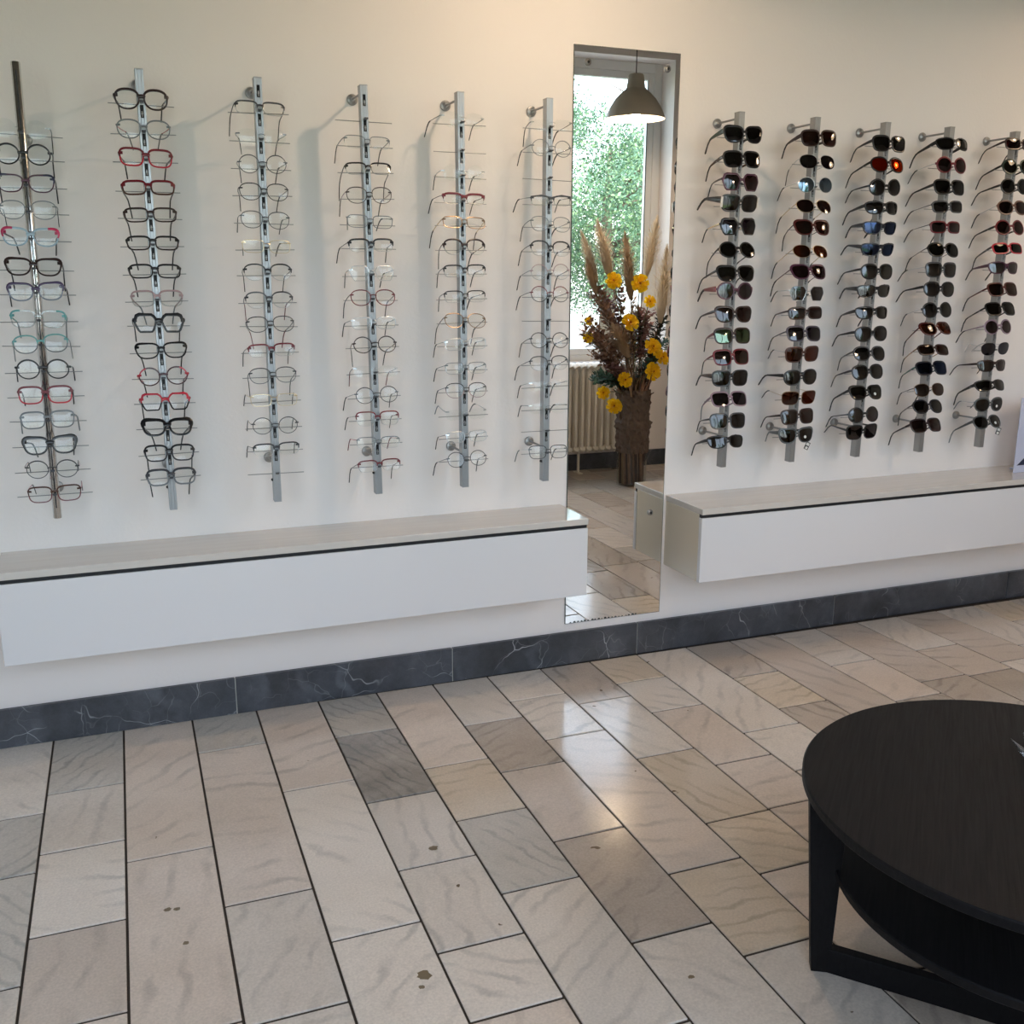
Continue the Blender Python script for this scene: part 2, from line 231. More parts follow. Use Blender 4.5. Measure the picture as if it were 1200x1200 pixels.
def translucent(m, w):
    nt = m.node_tree; out = nt.nodes['Material Output']; b = nt.nodes['Principled BSDF']
    t = nt.nodes.new('ShaderNodeBsdfTranslucent'); x = nt.nodes.new('ShaderNodeMixShader'); x.inputs[0].default_value = w
    t.inputs['Color'].default_value = b.inputs['Base Color'].default_value
    nt.links.new(b.outputs[0], x.inputs[1]); nt.links.new(t.outputs[0], x.inputs[2]); nt.links.new(x.outputs[0], out.inputs['Surface'])
    return m
def thin_glass(name, tint, refl=1.0, rough=.02, glossmin=.03):
    """thin pane: tinted see-through with a fresnel reflection"""
    if name in MATS: return MATS[name]
    m = bpy.data.materials.new(name); m.use_nodes = True; nt = m.node_tree; nt.nodes.clear()
    out = nt.nodes.new('ShaderNodeOutputMaterial'); mx = nt.nodes.new('ShaderNodeMixShader')
    tr = nt.nodes.new('ShaderNodeBsdfTransparent'); gl = nt.nodes.new('ShaderNodeBsdfGlossy')
    tr.inputs['Color'].default_value = rgb(tint) if isinstance(tint, str) else tint
    gl.inputs['Roughness'].default_value = rough; gl.inputs['Color'].default_value = rgb(refl) if isinstance(refl, str) else (refl, refl, refl, 1)
    fr = nt.nodes.new('ShaderNodeLayerWeight'); fr.inputs['Blend'].default_value = .5
    pw = nt.nodes.new('ShaderNodeMath'); pw.operation = 'POWER'; pw.inputs[1].default_value = 4.5
    mm = nt.nodes.new('ShaderNodeMath'); mm.operation = 'MULTIPLY_ADD'; mm.inputs[1].default_value = .9-glossmin; mm.inputs[2].default_value = glossmin
    nt.links.new(fr.outputs['Facing'], pw.inputs[0]); nt.links.new(pw.outputs[0], mm.inputs[0]); nt.links.new(mm.outputs[0], mx.inputs[0])
    nt.links.new(tr.outputs[0], mx.inputs[1]); nt.links.new(gl.outputs[0], mx.inputs[2]); nt.links.new(mx.outputs[0], out.inputs[0])
    MATS[name] = m
    return m
def stone(name, light, dark, vein, veinw=.5, rough=.16, vscale=3.2, mottle=.5, spots=True, wob=2.5, fine=False):
    m = bpy.data.materials.new(name); m.use_nodes = True; nt = m.node_tree; b = nt.nodes['Principled BSDF']; N = nt.nodes.new; L = nt.links.new
    geo = N('ShaderNodeNewGeometry'); oi = N('ShaderNodeObjectInfo')
    off = N('ShaderNodeVectorMath'); off.operation = 'SCALE'; off.inputs[0].default_value = (37, 53, 91); L(oi.outputs['Random'], off.inputs['Scale'])
    add = N('ShaderNodeVectorMath'); add.operation = 'ADD'; L(geo.outputs['Position'], add.inputs[0]); L(off.outputs[0], add.inputs[1])
    ang = N('ShaderNodeMath'); ang.operation = 'MULTIPLY'; ang.inputs[1].default_value = 40; L(oi.outputs['Random'], ang.inputs[0])
    rot = N('ShaderNodeVectorRotate'); rot.rotation_type = 'Z_AXIS'; L(add.outputs[0], rot.inputs['Vector']); L(ang.outputs[0], rot.inputs['Angle'])
    wv = N('ShaderNodeTexWave'); wv.wave_profile = 'SIN'; wv.inputs['Scale'].default_value = vscale; wv.inputs['Distortion'].default_value = wob*2; wv.inputs['Detail'].default_value = 4; wv.inputs['Detail Scale'].default_value = 1.6
    L(rot.outputs[0], wv.inputs['Vector'])
    vr = N('ShaderNodeMapRange'); vr.inputs['From Min'].default_value = 0; vr.inputs['From Max'].default_value = .28; vr.inputs['To Min'].default_value = veinw; vr.inputs['To Max'].default_value = 0; L(wv.outputs['Fac'], vr.inputs['Value'])
    pat = N('ShaderNodeTexNoise'); pat.inputs['Scale'].default_value = 7; pat.inputs['Detail'].default_value = 5; L(rot.outputs[0], pat.inputs['Vector'])
    pr = N('ShaderNodeMapRange'); pr.inputs['From Min'].default_value = .42; pr.inputs['From Max'].default_value = .66; L(pat.outputs['Fac'], pr.inputs['Value'])
    vm = N('ShaderNodeMath'); vm.operation = 'MULTIPLY'; L(vr.outputs[0], vm.inputs[0]); L(pr.outputs[0], vm.inputs[1])
    big = N('ShaderNodeTexNoise'); big.inputs['Scale'].default_value = 4.5; big.inputs['Detail'].default_value = 6; big.inputs['Roughness'].default_value = .65; L(rot.outputs[0], big.inputs['Vector'])
    br = N('ShaderNodeMapRange'); br.inputs['From Min'].default_value = .35; br.inputs['From Max'].default_value = .68; br.inputs['To Max'].default_value = mottle; L(big.outputs['Fac'], br.inputs['Value'])
    m1 = N('ShaderNodeMix'); m1.data_type = 'RGBA'; m1.inputs[6].default_value = rgb(light); m1.inputs[7].default_value = rgb(dark); L(br.outputs[0], m1.inputs[0])
    m2 = N('ShaderNodeMix'); m2.data_type = 'RGBA'; m2.inputs[7].default_value = rgb(vein); L(vm.outputs[0], m2.inputs[0]); L(m1.outputs[2], m2.inputs[6])
    sp = N('ShaderNodeTexNoise'); sp.inputs['Scale'].default_value = 190; sp.inputs['Detail'].default_value = 3; L(add.outputs[0], sp.inputs['Vector'])
    sr = N('ShaderNodeMapRange'); sr.inputs['From Min'].default_value = .3; sr.inputs['From Max'].default_value = .7; sr.inputs['To Min'].default_value = .9; sr.inputs['To Max'].default_value = 1.07; L(sp.outputs['Fac'], sr.inputs['Value'])
    vary = N('ShaderNodeMapRange'); vary.inputs['To Min'].default_value = .86; vary.inputs['To Max'].default_value = 1.06; L(oi.outputs['Random'], vary.inputs['Value'])
    mul = N('ShaderNodeMath'); mul.operation = 'MULTIPLY'; L(sr.outputs[0], mul.inputs[0]); L(vary.outputs[0], mul.inputs[1])
    hs = N('ShaderNodeHueSaturation'); L(m2.outputs[2], hs.inputs['Color']); L(mul.outputs[0], hs.inputs['Value'])
    last = hs.outputs[0]
    if spots:   # sparse brown chips and drips
        vo = N('ShaderNodeTexNoise'); vo.inputs['Scale'].default_value = 21; vo.inputs['Detail'].default_value = 2.5; L(add.outputs[0], vo.inputs['Vector'])
        vv = N('ShaderNodeMapRange'); vv.inputs['From Min'].default_value = .76; vv.inputs['From Max'].default_value = .775; L(vo.outputs['Fac'], vv.inputs['Value'])
        m3 = N('ShaderNodeMix'); m3.data_type = 'RGBA'; m3.inputs[7].default_value = rgb('6f5f4c'); L(vv.outputs[0], m3.inputs[0]); L(last, m3.inputs[6]); last = m3.outputs[2]
    if fine:    # network of hair-thin white veins
        dn = N('ShaderNodeTexNoise'); dn.inputs['Scale'].default_value = 5; dn.inputs['Detail'].default_value = 3; L(rot.outputs[0], dn.inputs['Vector'])
        da = N('ShaderNodeVectorMath'); da.operation = 'MULTIPLY_ADD'; da.inputs[1].default_value = (.25, .25, .25); L(dn.outputs['Color'], da.inputs[0]); L(rot.outputs[0], da.inputs[2])
        for sc_, wd, st in ((3.3, .007, .8), (9, .014, .25)):
            v2 = N('ShaderNodeTexVoronoi'); v2.feature = 'DISTANCE_TO_EDGE'; v2.inputs['Scale'].default_value = sc_; L(da.outputs[0], v2.inputs['Vector'])
            e = N('ShaderNodeMapRange'); e.inputs['From Max'].default_value = wd; e.inputs['To Min'].default_value = st; e.inputs['To Max'].default_value = 0; L(v2.outputs['Distance'], e.inputs['Value'])
            gate = N('ShaderNodeMath'); gate.operation = 'MULTIPLY'; L(e.outputs[0], gate.inputs[0]); L(pr.outputs[0], gate.inputs[1])
            m4 = N('ShaderNodeMix'); m4.data_type = 'RGBA'; m4.inputs[7].default_value = rgb('c3c8cc'); L(gate.outputs[0], m4.inputs[0]); L(last, m4.inputs[6]); last = m4.outputs[2]
    L(last, b.inputs['Base Color'])
    rn = N('ShaderNodeMapRange'); rn.inputs['To Min'].default_value = rough*.7; rn.inputs['To Max'].default_value = rough*1.5; L(big.outputs['Fac'], rn.inputs['Value']); L(rn.outputs[0], b.inputs['Roughness'])
    bp = N('ShaderNodeBump'); bp.inputs['Strength'].default_value = .08; bp.inputs['Distance'].default_value = .002; L(big.outputs['Fac'], bp.inputs['Height']); L(bp.outputs[0], b.inputs['Normal'])
    MATS[name] = m
    return m

M_wall = mat('white_plaster', 'ece6e2', .85, spec=.25, bump=.25, bscale=90)
M_ceil = mat('ceiling_paint', '756e64', .9)
M_grout = mat('dark_grout', '3a322b', .85)
M_chrome = mat('brushed_steel', (.40, .42, .44, 1), .42, .9)
M_tube = mat('polished_steel', (.66, .66, .65, 1), .14, 1.)
M_satin = mat('satin_grey_metal', (.36, .36, .355, 1), .42, .85)
M_dark = mat('dark_parts_and_shade', '17181a', .6)  # screws and strips, also the painted shade in rail slots and cabinet gaps
M_rod = mat('rod_steel', (.34, .34, .34, 1), .5, .9)
M_hook = mat('grey_hook', '4a4c50', .4)
M_white = mat('white_lacquer', 'e3e2e3', .22, coat=.3)
M_cream = mat('cream_lacquer', 'dcd0ba', .16, coat=.4)
M_frame = mat('window_frame_white', 'e4e6e6', .4)
M_rad = mat('radiator_cream', 'e8e2d6', .45)
M_shade = mat('lamp_shade_grey', 'bdb4a5', .45)
M_shin = mat('lamp_shade_white', 'f0ece4', .6)
M_black = mat('black_cord', '151515', .5)

# ------------------------------------------------------------------ mesh helpers
class MB:
    def __init__(s): s.v = []; s.f = []; s.m = []; s.ms = []
    def mi(s, m):
        if m not in s.ms: s.ms.append(m)
        return s.ms.index(m)
    def add(s, vs, fs, m=None):
        o = len(s.v); s.v += [tuple(v) for v in vs]; s.f += [tuple(i+o for i in f) for f in fs]; s.m += [s.mi(m)]*len(fs)
    def box(s, a, b, m=None, bev=0):
        x0, y0, z0 = a; x1, y1, z1 = b
        if not bev:
            s.add([(x0,y0,z0),(x1,y0,z0),(x1,y1,z0),(x0,y1,z0),(x0,y0,z1),(x1,y0,z1),(x1,y1,z1),(x0,y1,z1)],
                  [(0,3,2,1),(4,5,6,7),(0,1,5,4),(1,2,6,5),(2,3,7,6),(3,0,4,7)], m); return
        c = bev   # chamfered box: 24 vertices
        P = []
        for z, e in ((z0, c), (z0+c, 0), (z1-c, 0), (z1, c)):
            P += [(x0+e+(c if e == 0 else 0), y0+e, z), (x1-e-(c if e == 0 else 0), y0+e, z), (x1-e, y0+e+(c if e == 0 else 0), z), (x1-e, y1-e-(c if e == 0 else 0), z),
                  (x1-e-(c if e == 0 else 0), y1-e, z), (x0+e+(c if e == 0 else 0), y1-e, z), (x0+e, y1-e-(c if e == 0 else 0), z), (x0+e, y0+e+(c if e == 0 else 0), z)]
        F = [(7,6,5,4,3,2,1,0), (24,25,26,27,28,29,30,31)]
        for k in range(3):
            for i in range(8): F.append((k*8+i, k*8+(i+1) % 8, k*8+8+(i+1) % 8, k*8+8+i))
        s.add(P, F, m)
    def tube(s, pts, r, n=8, m=None, cap=True, scale=None):
        """swept round tube; r number or list; scale=(w,h) flattens the section"""
        pts = [Vector(p) for p in pts]; rs = r if isinstance(r, (list, tuple)) else [r]*len(pts)
        V = []; up = None
        for i, p in enumerate(pts):
            d = (pts[min(i+1, len(pts)-1)]-pts[max(i-1, 0)]).normalized()
            if up is None: up = Vector((0, 0, 1)) if abs(d.z) < .95 else Vector((1, 0, 0))
            a = d.cross(up).normalized(); b = a.cross(d).normalized()
            if not scale: up = b
            w, h = scale or (1, 1)
            for k in range(n):
                t = 2*PI*k/n+(PI/n if n == 4 else 0); V.append(p+a*(math.cos(t)*rs[i]*w)+b*(math.sin(t)*rs[i]*h))
        F = []
        for i in range(len(pts)-1):
            for k in range(n):
                F.append((i*n+k, i*n+(k+1) % n, (i+1)*n+(k+1) % n, (i+1)*n+k))
        if cap: F += [tuple(reversed(range(n))), tuple((len(pts)-1)*n+k for k in range(n))]
        s.add(V, F, m)
    def lathe(s, prof, n=32, m=None, c=(0, 0, 0), axis='z'):
        V = []
        for r, z in prof:
            for k in range(n):
                t = 2*PI*k/n
                p = (r*math.cos(t), r*math.sin(t), z)
                if axis == 'y': p = (p[0], p[2], p[1])
                V.append((p[0]+c[0], p[1]+c[1], p[2]+c[2]))
        F = [(i*n+k, i*n+(k+1) % n, (i+1)*n+(k+1) % n, (i+1)*n+k) for i in range(len(prof)-1) for k in range(n)]
        s.add(V, F, m)
    def build(s, name, m=None, parent=None, loc=None, smooth=False, bev=0):
        me = bpy.data.meshes.new(name); me.from_pydata(s.v, [], s.f)
        for q in s.ms: me.materials.append(q if q else m)
        if not s.ms: me.materials.append(m)
        me.polygons.foreach_set('material_index', s.m)
        if smooth:
            me.polygons.foreach_set('use_smooth', [True]*len(s.f))
            if smooth == 'auto':
                try: me.set_sharp_from_angle(angle=math.radians(40))
                except Exception: pass
        me.update()
        o = bpy.data.objects.new(name, me); C.collection.objects.link(o)
        if parent: o.parent = parent
        if loc: o.location = loc
        if bev:
            md = o.modifiers.new('bevel', 'BEVEL'); md.width = bev; md.segments = 2; md.limit_method = 'ANGLE'
        return o
def tag(o, label=None, cat=None, group=None, kind=None):
    if label: o['label'] = label
    if cat: o['category'] = cat
    if group: o['group'] = group
    if kind: o['kind'] = kind
    return o
def empty(name, loc=(0, 0, 0), rot=(0, 0, 0)):
    o = bpy.data.objects.new(name, None); o.empty_display_size = .05; o.location = loc; o.rotation_euler = rot; C.collection.objects.link(o); return o
def copy_tree(o, parent=None):
    c = o.copy(); C.collection.objects.link(c)
    if parent: c.parent = parent
    for ch in list(o.children): copy_tree(ch, c)
    return c

# ------------------------------------------------------------------ room shell
def struct(name, mb, m, parent=None, **k):
    o = mb.build(name, m, parent, **k)
    if not parent: o['kind'] = 'structure'
    return o
b = MB(); b.box((XL-.2, W, -.1), (XR+.2, W+.2, ZC)); wall_front = struct('wall_front', b, M_wall)
b = MB(); b.box((XL-.2, YR-.3, -.1), (XL, W+.2, ZC)); wall_left = struct('wall_left', b, M_wall)
b = MB(); b.box((XR, YR-.3, -.1), (XR+.2, W+.2, ZC)); struct('wall_right', b, M_wall)
b = MB(); b.box((XL-.2, YR-.3, ZC), (XR+.2, W+.2, ZC+.2)); struct('ceiling', b, M_ceil)
WIN = [(1.55, 3.74, .745, 2.80), (-2.2, .95, .745, 2.42)]  # second one is unseen, added for daylight, head lowered to dim the wall
b = MB(); YO = YR-.3
xs = [XL] + [v for w in sorted(WIN) for v in w[:2]] + [XR]
for i in range(0, len(xs), 2): b.box((xs[i], YO, -.1), (xs[i+1], YR, ZC))
for x0, x1, z0, z1 in WIN:
    b.box((x0, YO, -.1), (x1, YR, z0)); b.box((x0, YO, z1), (x1, YR, ZC))
struct('wall_back', b, M_wall)
# windows: frame with mullion, two panes, sill
M_pane = thin_glass('window_glass', (.93, .97, .95, 1))
for k, (x0, x1, z0, z1) in enumerate(WIN):
    w = MB(); yf, yb, t = -.404, -.465, .062
    w.box((x0, yb, z0), (x0+t, yf, z1)); w.box((x1-t, yb, z0), (x1, yf, z1)); w.box((x0+t, yb, z1-t), (x1-t, yf, z1)); w.box((x0+t, yb, z0), (x1-t, yf, z0+t))
    fr = w.build('window_%d' % (k+1), M_frame, bev=.004); fr['kind'] = 'structure'
    n = 2; step = (x1-x0-2*t)/n
    for i in range(n):
        a = x0+t+i*step; e = a+step
        s = MB(); q = .045; y0, y1 = yb+.008, yf-.006
        s.box((a, y0, z0+t), (a+q, y1, z1-t)); s.box((e-q, y0, z0+t), (e, y1, z1-t)); s.box((a+q, y0, z1-t-q), (e-q, y1, z1-t)); s.box((a+q, y0, z0+t), (e-q, y1, z0+t+q))
        sa = s.build('sash', M_frame, fr, bev=.003)
        g = MB(); g.box((a+q-.004, -.436, z0+t+q-.004), (e-q+.004, -.430, z1-t-q+.004)); g.build('pane', M_pane, sa)
        g = MB(); g.box((a+q, -.4125, z0+t+q), (a+q+.006, -.4105, z1-t-q)); g.box((e-q-.006, -.4125, z0+t+q), (e-q, -.4105, z1-t-q)); g.build('rubber_seal', M_black, sa)
    s = MB(); s.box((x0-.0, yf, z0-.0), (x1+.0, YR+.02, z0+.022)); s.build('window_sill', M_white, fr, bev=.003)
# floor slab and stone tiles laid in bands running towards the display wall
b = MB(); b.box((XL, YR, -.1), (XR, W, -.004)); floor_o = struct('floor', b, M_grout)
M_T = {'l': stone('marble_light', 'e6ddd3', 'd3c9be', '989592', .42, .13, 5, .5),
       'p': stone('marble_pinkish', 'e0d3c7', 'd0c1b3', '958d85', .42, .13, 4, .5),
       'g': stone('marble_grey', 'd2ccc3', 'bab4ac', '7f8080', .5, .13, 8, .6),
       'd': stone('marble_dark_band', 'b3aca4', '7d7a78', '5d5f62', .7, .12, 9, 1.),
       't': stone('marble_taupe', 'cabeb2', 'b6aa9e', '7d756e', .5, .13, 6, .7),
       'w': stone('marble_warm', 'dfd1bf', 'd0bfa8', '93856f', .45, .13, 6, .6)}
SK = .0081
US = [-.288, -.09, .113, .312, .512, .709, .907, 1.106, 1.309, 1.504, 1.698, 1.908, 2.101, 2.305, 2.503, 2.705, 2.908, 3.115, 3.317]
JV = {-1: [1.954, 2.369, 2.656], 0: [1.803, 2.108, 2.446, 2.754], 1: [1.70, 2.338], 2: [1.68, 2.075, 2.862], 3: [1.87, 2.545], 4: [1.541, 1.754, 2.072, 2.405, 2.821], 5: [1.9, 2.235, 2.534], 6: [1.64, 2.057, 2.437, 2.76], 7: [1.52, 1.833, 2.581, 2.881], 8: [1.758, 1.997, 2.375, 2.782], 9: [2.261, 2.641, 2.889], 10: [2.409], 11: [2.521, 2.791], 12: [2.05], 13: [2.761], 14: [2.53], 15: [2.774], 16: [2.572], 17: [2.683], 18: [2.898]}
KIND = {(-1,1):'g', (-1,2):'g', (-1,0):'l', (0,0):'g', (0,1):'l', (0,2):'l', (1,0):'p', (1,1):'p', (2,0):'g', (2,1):'p', (2,2):'l', (2,3):'l', (3,0):'p', (3,1):'l', (3,2):'l', (4,0):'g', (4,1):'d', (4,2):'l', (4,3):'l', (4,4):'l',
        (5,0):'p', (5,1):'w', (5,2):'g', (5,3):'l', (6,0):'l', (6,1):'t', (6,2):'p', (6,3):'t', (6,4):'l', (7,0):'l', (7,1):'l', (7,2):'p', (7,3):'w', (7,4):'l', (8,0):'t', (8,1):'l', (8,2):'w', (8,3):'w',
        (9,0):'w', (9,1):'l', (9,2):'p', (9,3):'p', (10,0):'l', (10,1):'l', (11,0):'t', (11,1):'w', (11,2):'t', (12,0):'p', (13,0):'l', (13,1):'p', (14,0):'p', (14,1):'t', (15,0):'l', (16,0):'p', (17,0):'l', (18,0):'w'}
rng = random.Random(3)
cols = list(range(-12, 29))
def uline(i):
    if 0 <= i < len(US): return US[i]
    return US[0]+i*.2 if i < 0 else US[-1]+(i-18)*.2005
for c in range(-12, 29):
    u0, u1 = uline(c), uline(c+1)
    if u0 < -1.5 or u1 > 4.3: continue
    v = sorted(JV.get(c, [2.2+rng.random()*.7]))
    while v[0] > YR+.12: v.insert(0, v[0]-rng.choice((.26, .33, .4, .4, .5, .62)))
    v[0] = max(v[0], YR+.002)
    ends = v+[3.108]
    for k in range(len(ends)-1):
        g = .0028
        idx = len(ends)-2-k
        kd = KIND.get((c, idx)) or rng.choice('lllppgtw')
        a0, a1 = ends[k]+g*1.5, ends[k+1]-g*1.5
        if a1-a0 < .03: continue
        um, vm = (u0+u1)/2, (a0+a1)/2; hu, hv = (u1-u0)/2-g, (a1-a0)/2
        t = MB(); t.box((-hu, -hv, -.02), (hu, hv, 0), bev=.0012)
        o = t.build('tile', M_T[kd], floor_o, loc=(um+vm*SK, vm-um*SK, rng.uniform(-.0004, .0003))); o.rotation_euler.z = -SK
# dark marble skirting: stones with pale joints
M_sk = stone('dark_marble', '4e525a', '26282d', '7b828c', .35, .3, 2.5, .9, spots=False, wob=4, fine=True)
M_joint = mat('pale_joint', 'b9b7b0', .8)
b = MB(); b.box((XL, W-.012, 0), (XR, W, .119)); sk = struct('baseboard_front', b, M_joint)
js = [XL, -2.35, -1.62, -1.17, -.45, .277, 1.005, 1.726, 2.623, 3.55, 4.25, 5.0, XR]
for i in range(len(js)-1):
    t = MB(); t.box((js[i]+.0018, W-.016, .001), (js[i+1]-.0018, W, .1215), bev=.001); t.build('stone', M_sk, sk)
b = MB(); b.box((XL, YR, 0), (XR, YR+.012, .113)); sk2 = struct('baseboard_back', b, M_joint)
x = XL
while x < XR-.01:
    e = min(XR, x+.72); t = MB(); t.box((x+.0018, YR, .001), (e-.0018, YR+.016, .116), bev=.001); t.build('stone', M_sk, sk2); x = e

# ------------------------------------------------------------------ mirror
M_mirror = mat('mirror_silver', (.93, .94, .93, 1), 0.0, 1.)
root = empty('wall_mirror', (1.627, W, .152)); tag(root, 'tall frameless mirror on the white wall between the two floating cabinets', 'mirror')
b = MB(); b.box((-.193, -.006, 0), (.193, -.0005, 1.933)); b.build('edge', mat('mirror_edge', '4f5652', .2), root)
b = MB(); b.add([(-.1915, -.0062, .0015), (.1915, -.0062, .0015), (.1915, -.0062, 1.9315), (-.1915, -.0062, 1.9315)], [(0, 1, 2, 3)]); b.build('glass', M_mirror, root)
for sx, sz in ((1.482, 2.035), (1.772, 2.035), (1.478, .538), (1.766, .538)):
    b = MB(); b.lathe([(0, -.013), (.0035, -.013), (.004, -.012), (.0105, -.010), (.0115, -.007), (.0115, -.0062)], 20, M_satin, axis='y'); b.lathe([(0, -.0135), (.004, -.0135), (.0045, -.0120)], 12, M_dark, axis='y')
    b.build('screw', M_satin, root, loc=(sx-1.627, 0, sz-.152), smooth=True)
# worn silvering along the foot of the mirror
b = MB()
for i in range(20):
    a = -.17+.014*i+rng.uniform(-.003, .003); w_ = rng.uniform(.003, .007)
    b.add([(a-w_, -.0064, .002), (a+w_, -.0064, .002), (a+w_*.5, -.0064, .002+w_), (a-w_*.5, -.0064, .002+w_)], [(0, 1, 2, 3)])
tag(b.build('worn_silvering', mat('worn_silver', '3b3c3c', .7), root), kind='stuff')

# ------------------------------------------------------------------ floating cabinets
def grain(name, c1, c2):
    m = mat(name, c1, .13, coat=.5); nt = m.node_tree; b_ = nt.nodes['Principled BSDF']
    g = nt.nodes.new('ShaderNodeNewGeometry'); mp = nt.nodes.new('ShaderNodeMapping'); mp.inputs['Scale'].default_value = (2.5, 38, 38)
    n = nt.nodes.new('ShaderNodeTexNoise'); n.inputs['Scale'].default_value = 1.4; n.inputs['Detail'].default_value = 5
    mx = nt.nodes.new('ShaderNodeMix'); mx.data_type = 'RGBA'; mx.inputs[6].default_value = rgb(c1); mx.inputs[7].default_value = rgb(c2)
    nt.links.new(g.outputs['Position'], mp.inputs['Vector']); nt.links.new(mp.outputs[0], n.inputs['Vector']); nt.links.new(n.outputs['Fac'], mx.inputs[0]); nt.links.new(mx.outputs[2], b_.inputs['Base Color'])
    return m
M_top = grain('pale_wood_veneer', 'd9d3cc', 'cbc4bb')
def cabinet(x0, x1, label, yf=2.886):
    yb = W; root = empty('floating_cabinet', ((x0+x1)/2, W, .333)); tag(root, label, 'cabinet', 'white wall-hung cabinets'); L_ = (x1-x0)/2
    b = MB(); b.box((-L_, yf-.002-W, .243), (L_, -.0005, .264)); b.build('top_panel', M_top, root, bev=.0015)
    b = MB(); b.box((-L_+.001, yf+.021-W, 0.001), (L_-.001, -.0005, .2425)); b.build('body', M_cream, root, bev=.001)
    b = MB(); b.box((-L_, yf-W, 0), (L_, yf+.019-W, .231)); b.build('drop_front', M_white, root, bev=.0015)
    b = MB(); b.box((-L_+.002, yf+.006-W, .231), (L_-.002, yf+.0205-W, .2428)); b.build('groove_shade', M_dark, root)  # near-black strip stands in for the shade in the gap
cabinet(-.345, 1.410, 'white floating cabinet under the clear spectacles, left of the mirror')
cabinet(1.832, 3.62, 'white floating cabinet under the sunglasses, right of the mirror', 2.864)
# brown stains worn into the stone
for i, (x, y, r_) in enumerate(((.635, 2.129, .011), (.482, 1.694, .014), (.467, 1.663, .006), (.011, 2.108, .008), (.032, 2.103, .007), (.041, 1.974, .006), (.982, 1.494, .006))):
    b = MB(); n = 14; b.add([(r_*rng.uniform(.7, 1.15)*math.cos(2*PI*k/n)*1.2, r_*rng.uniform(.7, 1.15)*math.sin(2*PI*k/n), 0) for k in range(n)], [tuple(range(n))])
    b.build('stain', mat('brown_stain', '78684f', .35), floor_o, loc=(x, y, .0004))

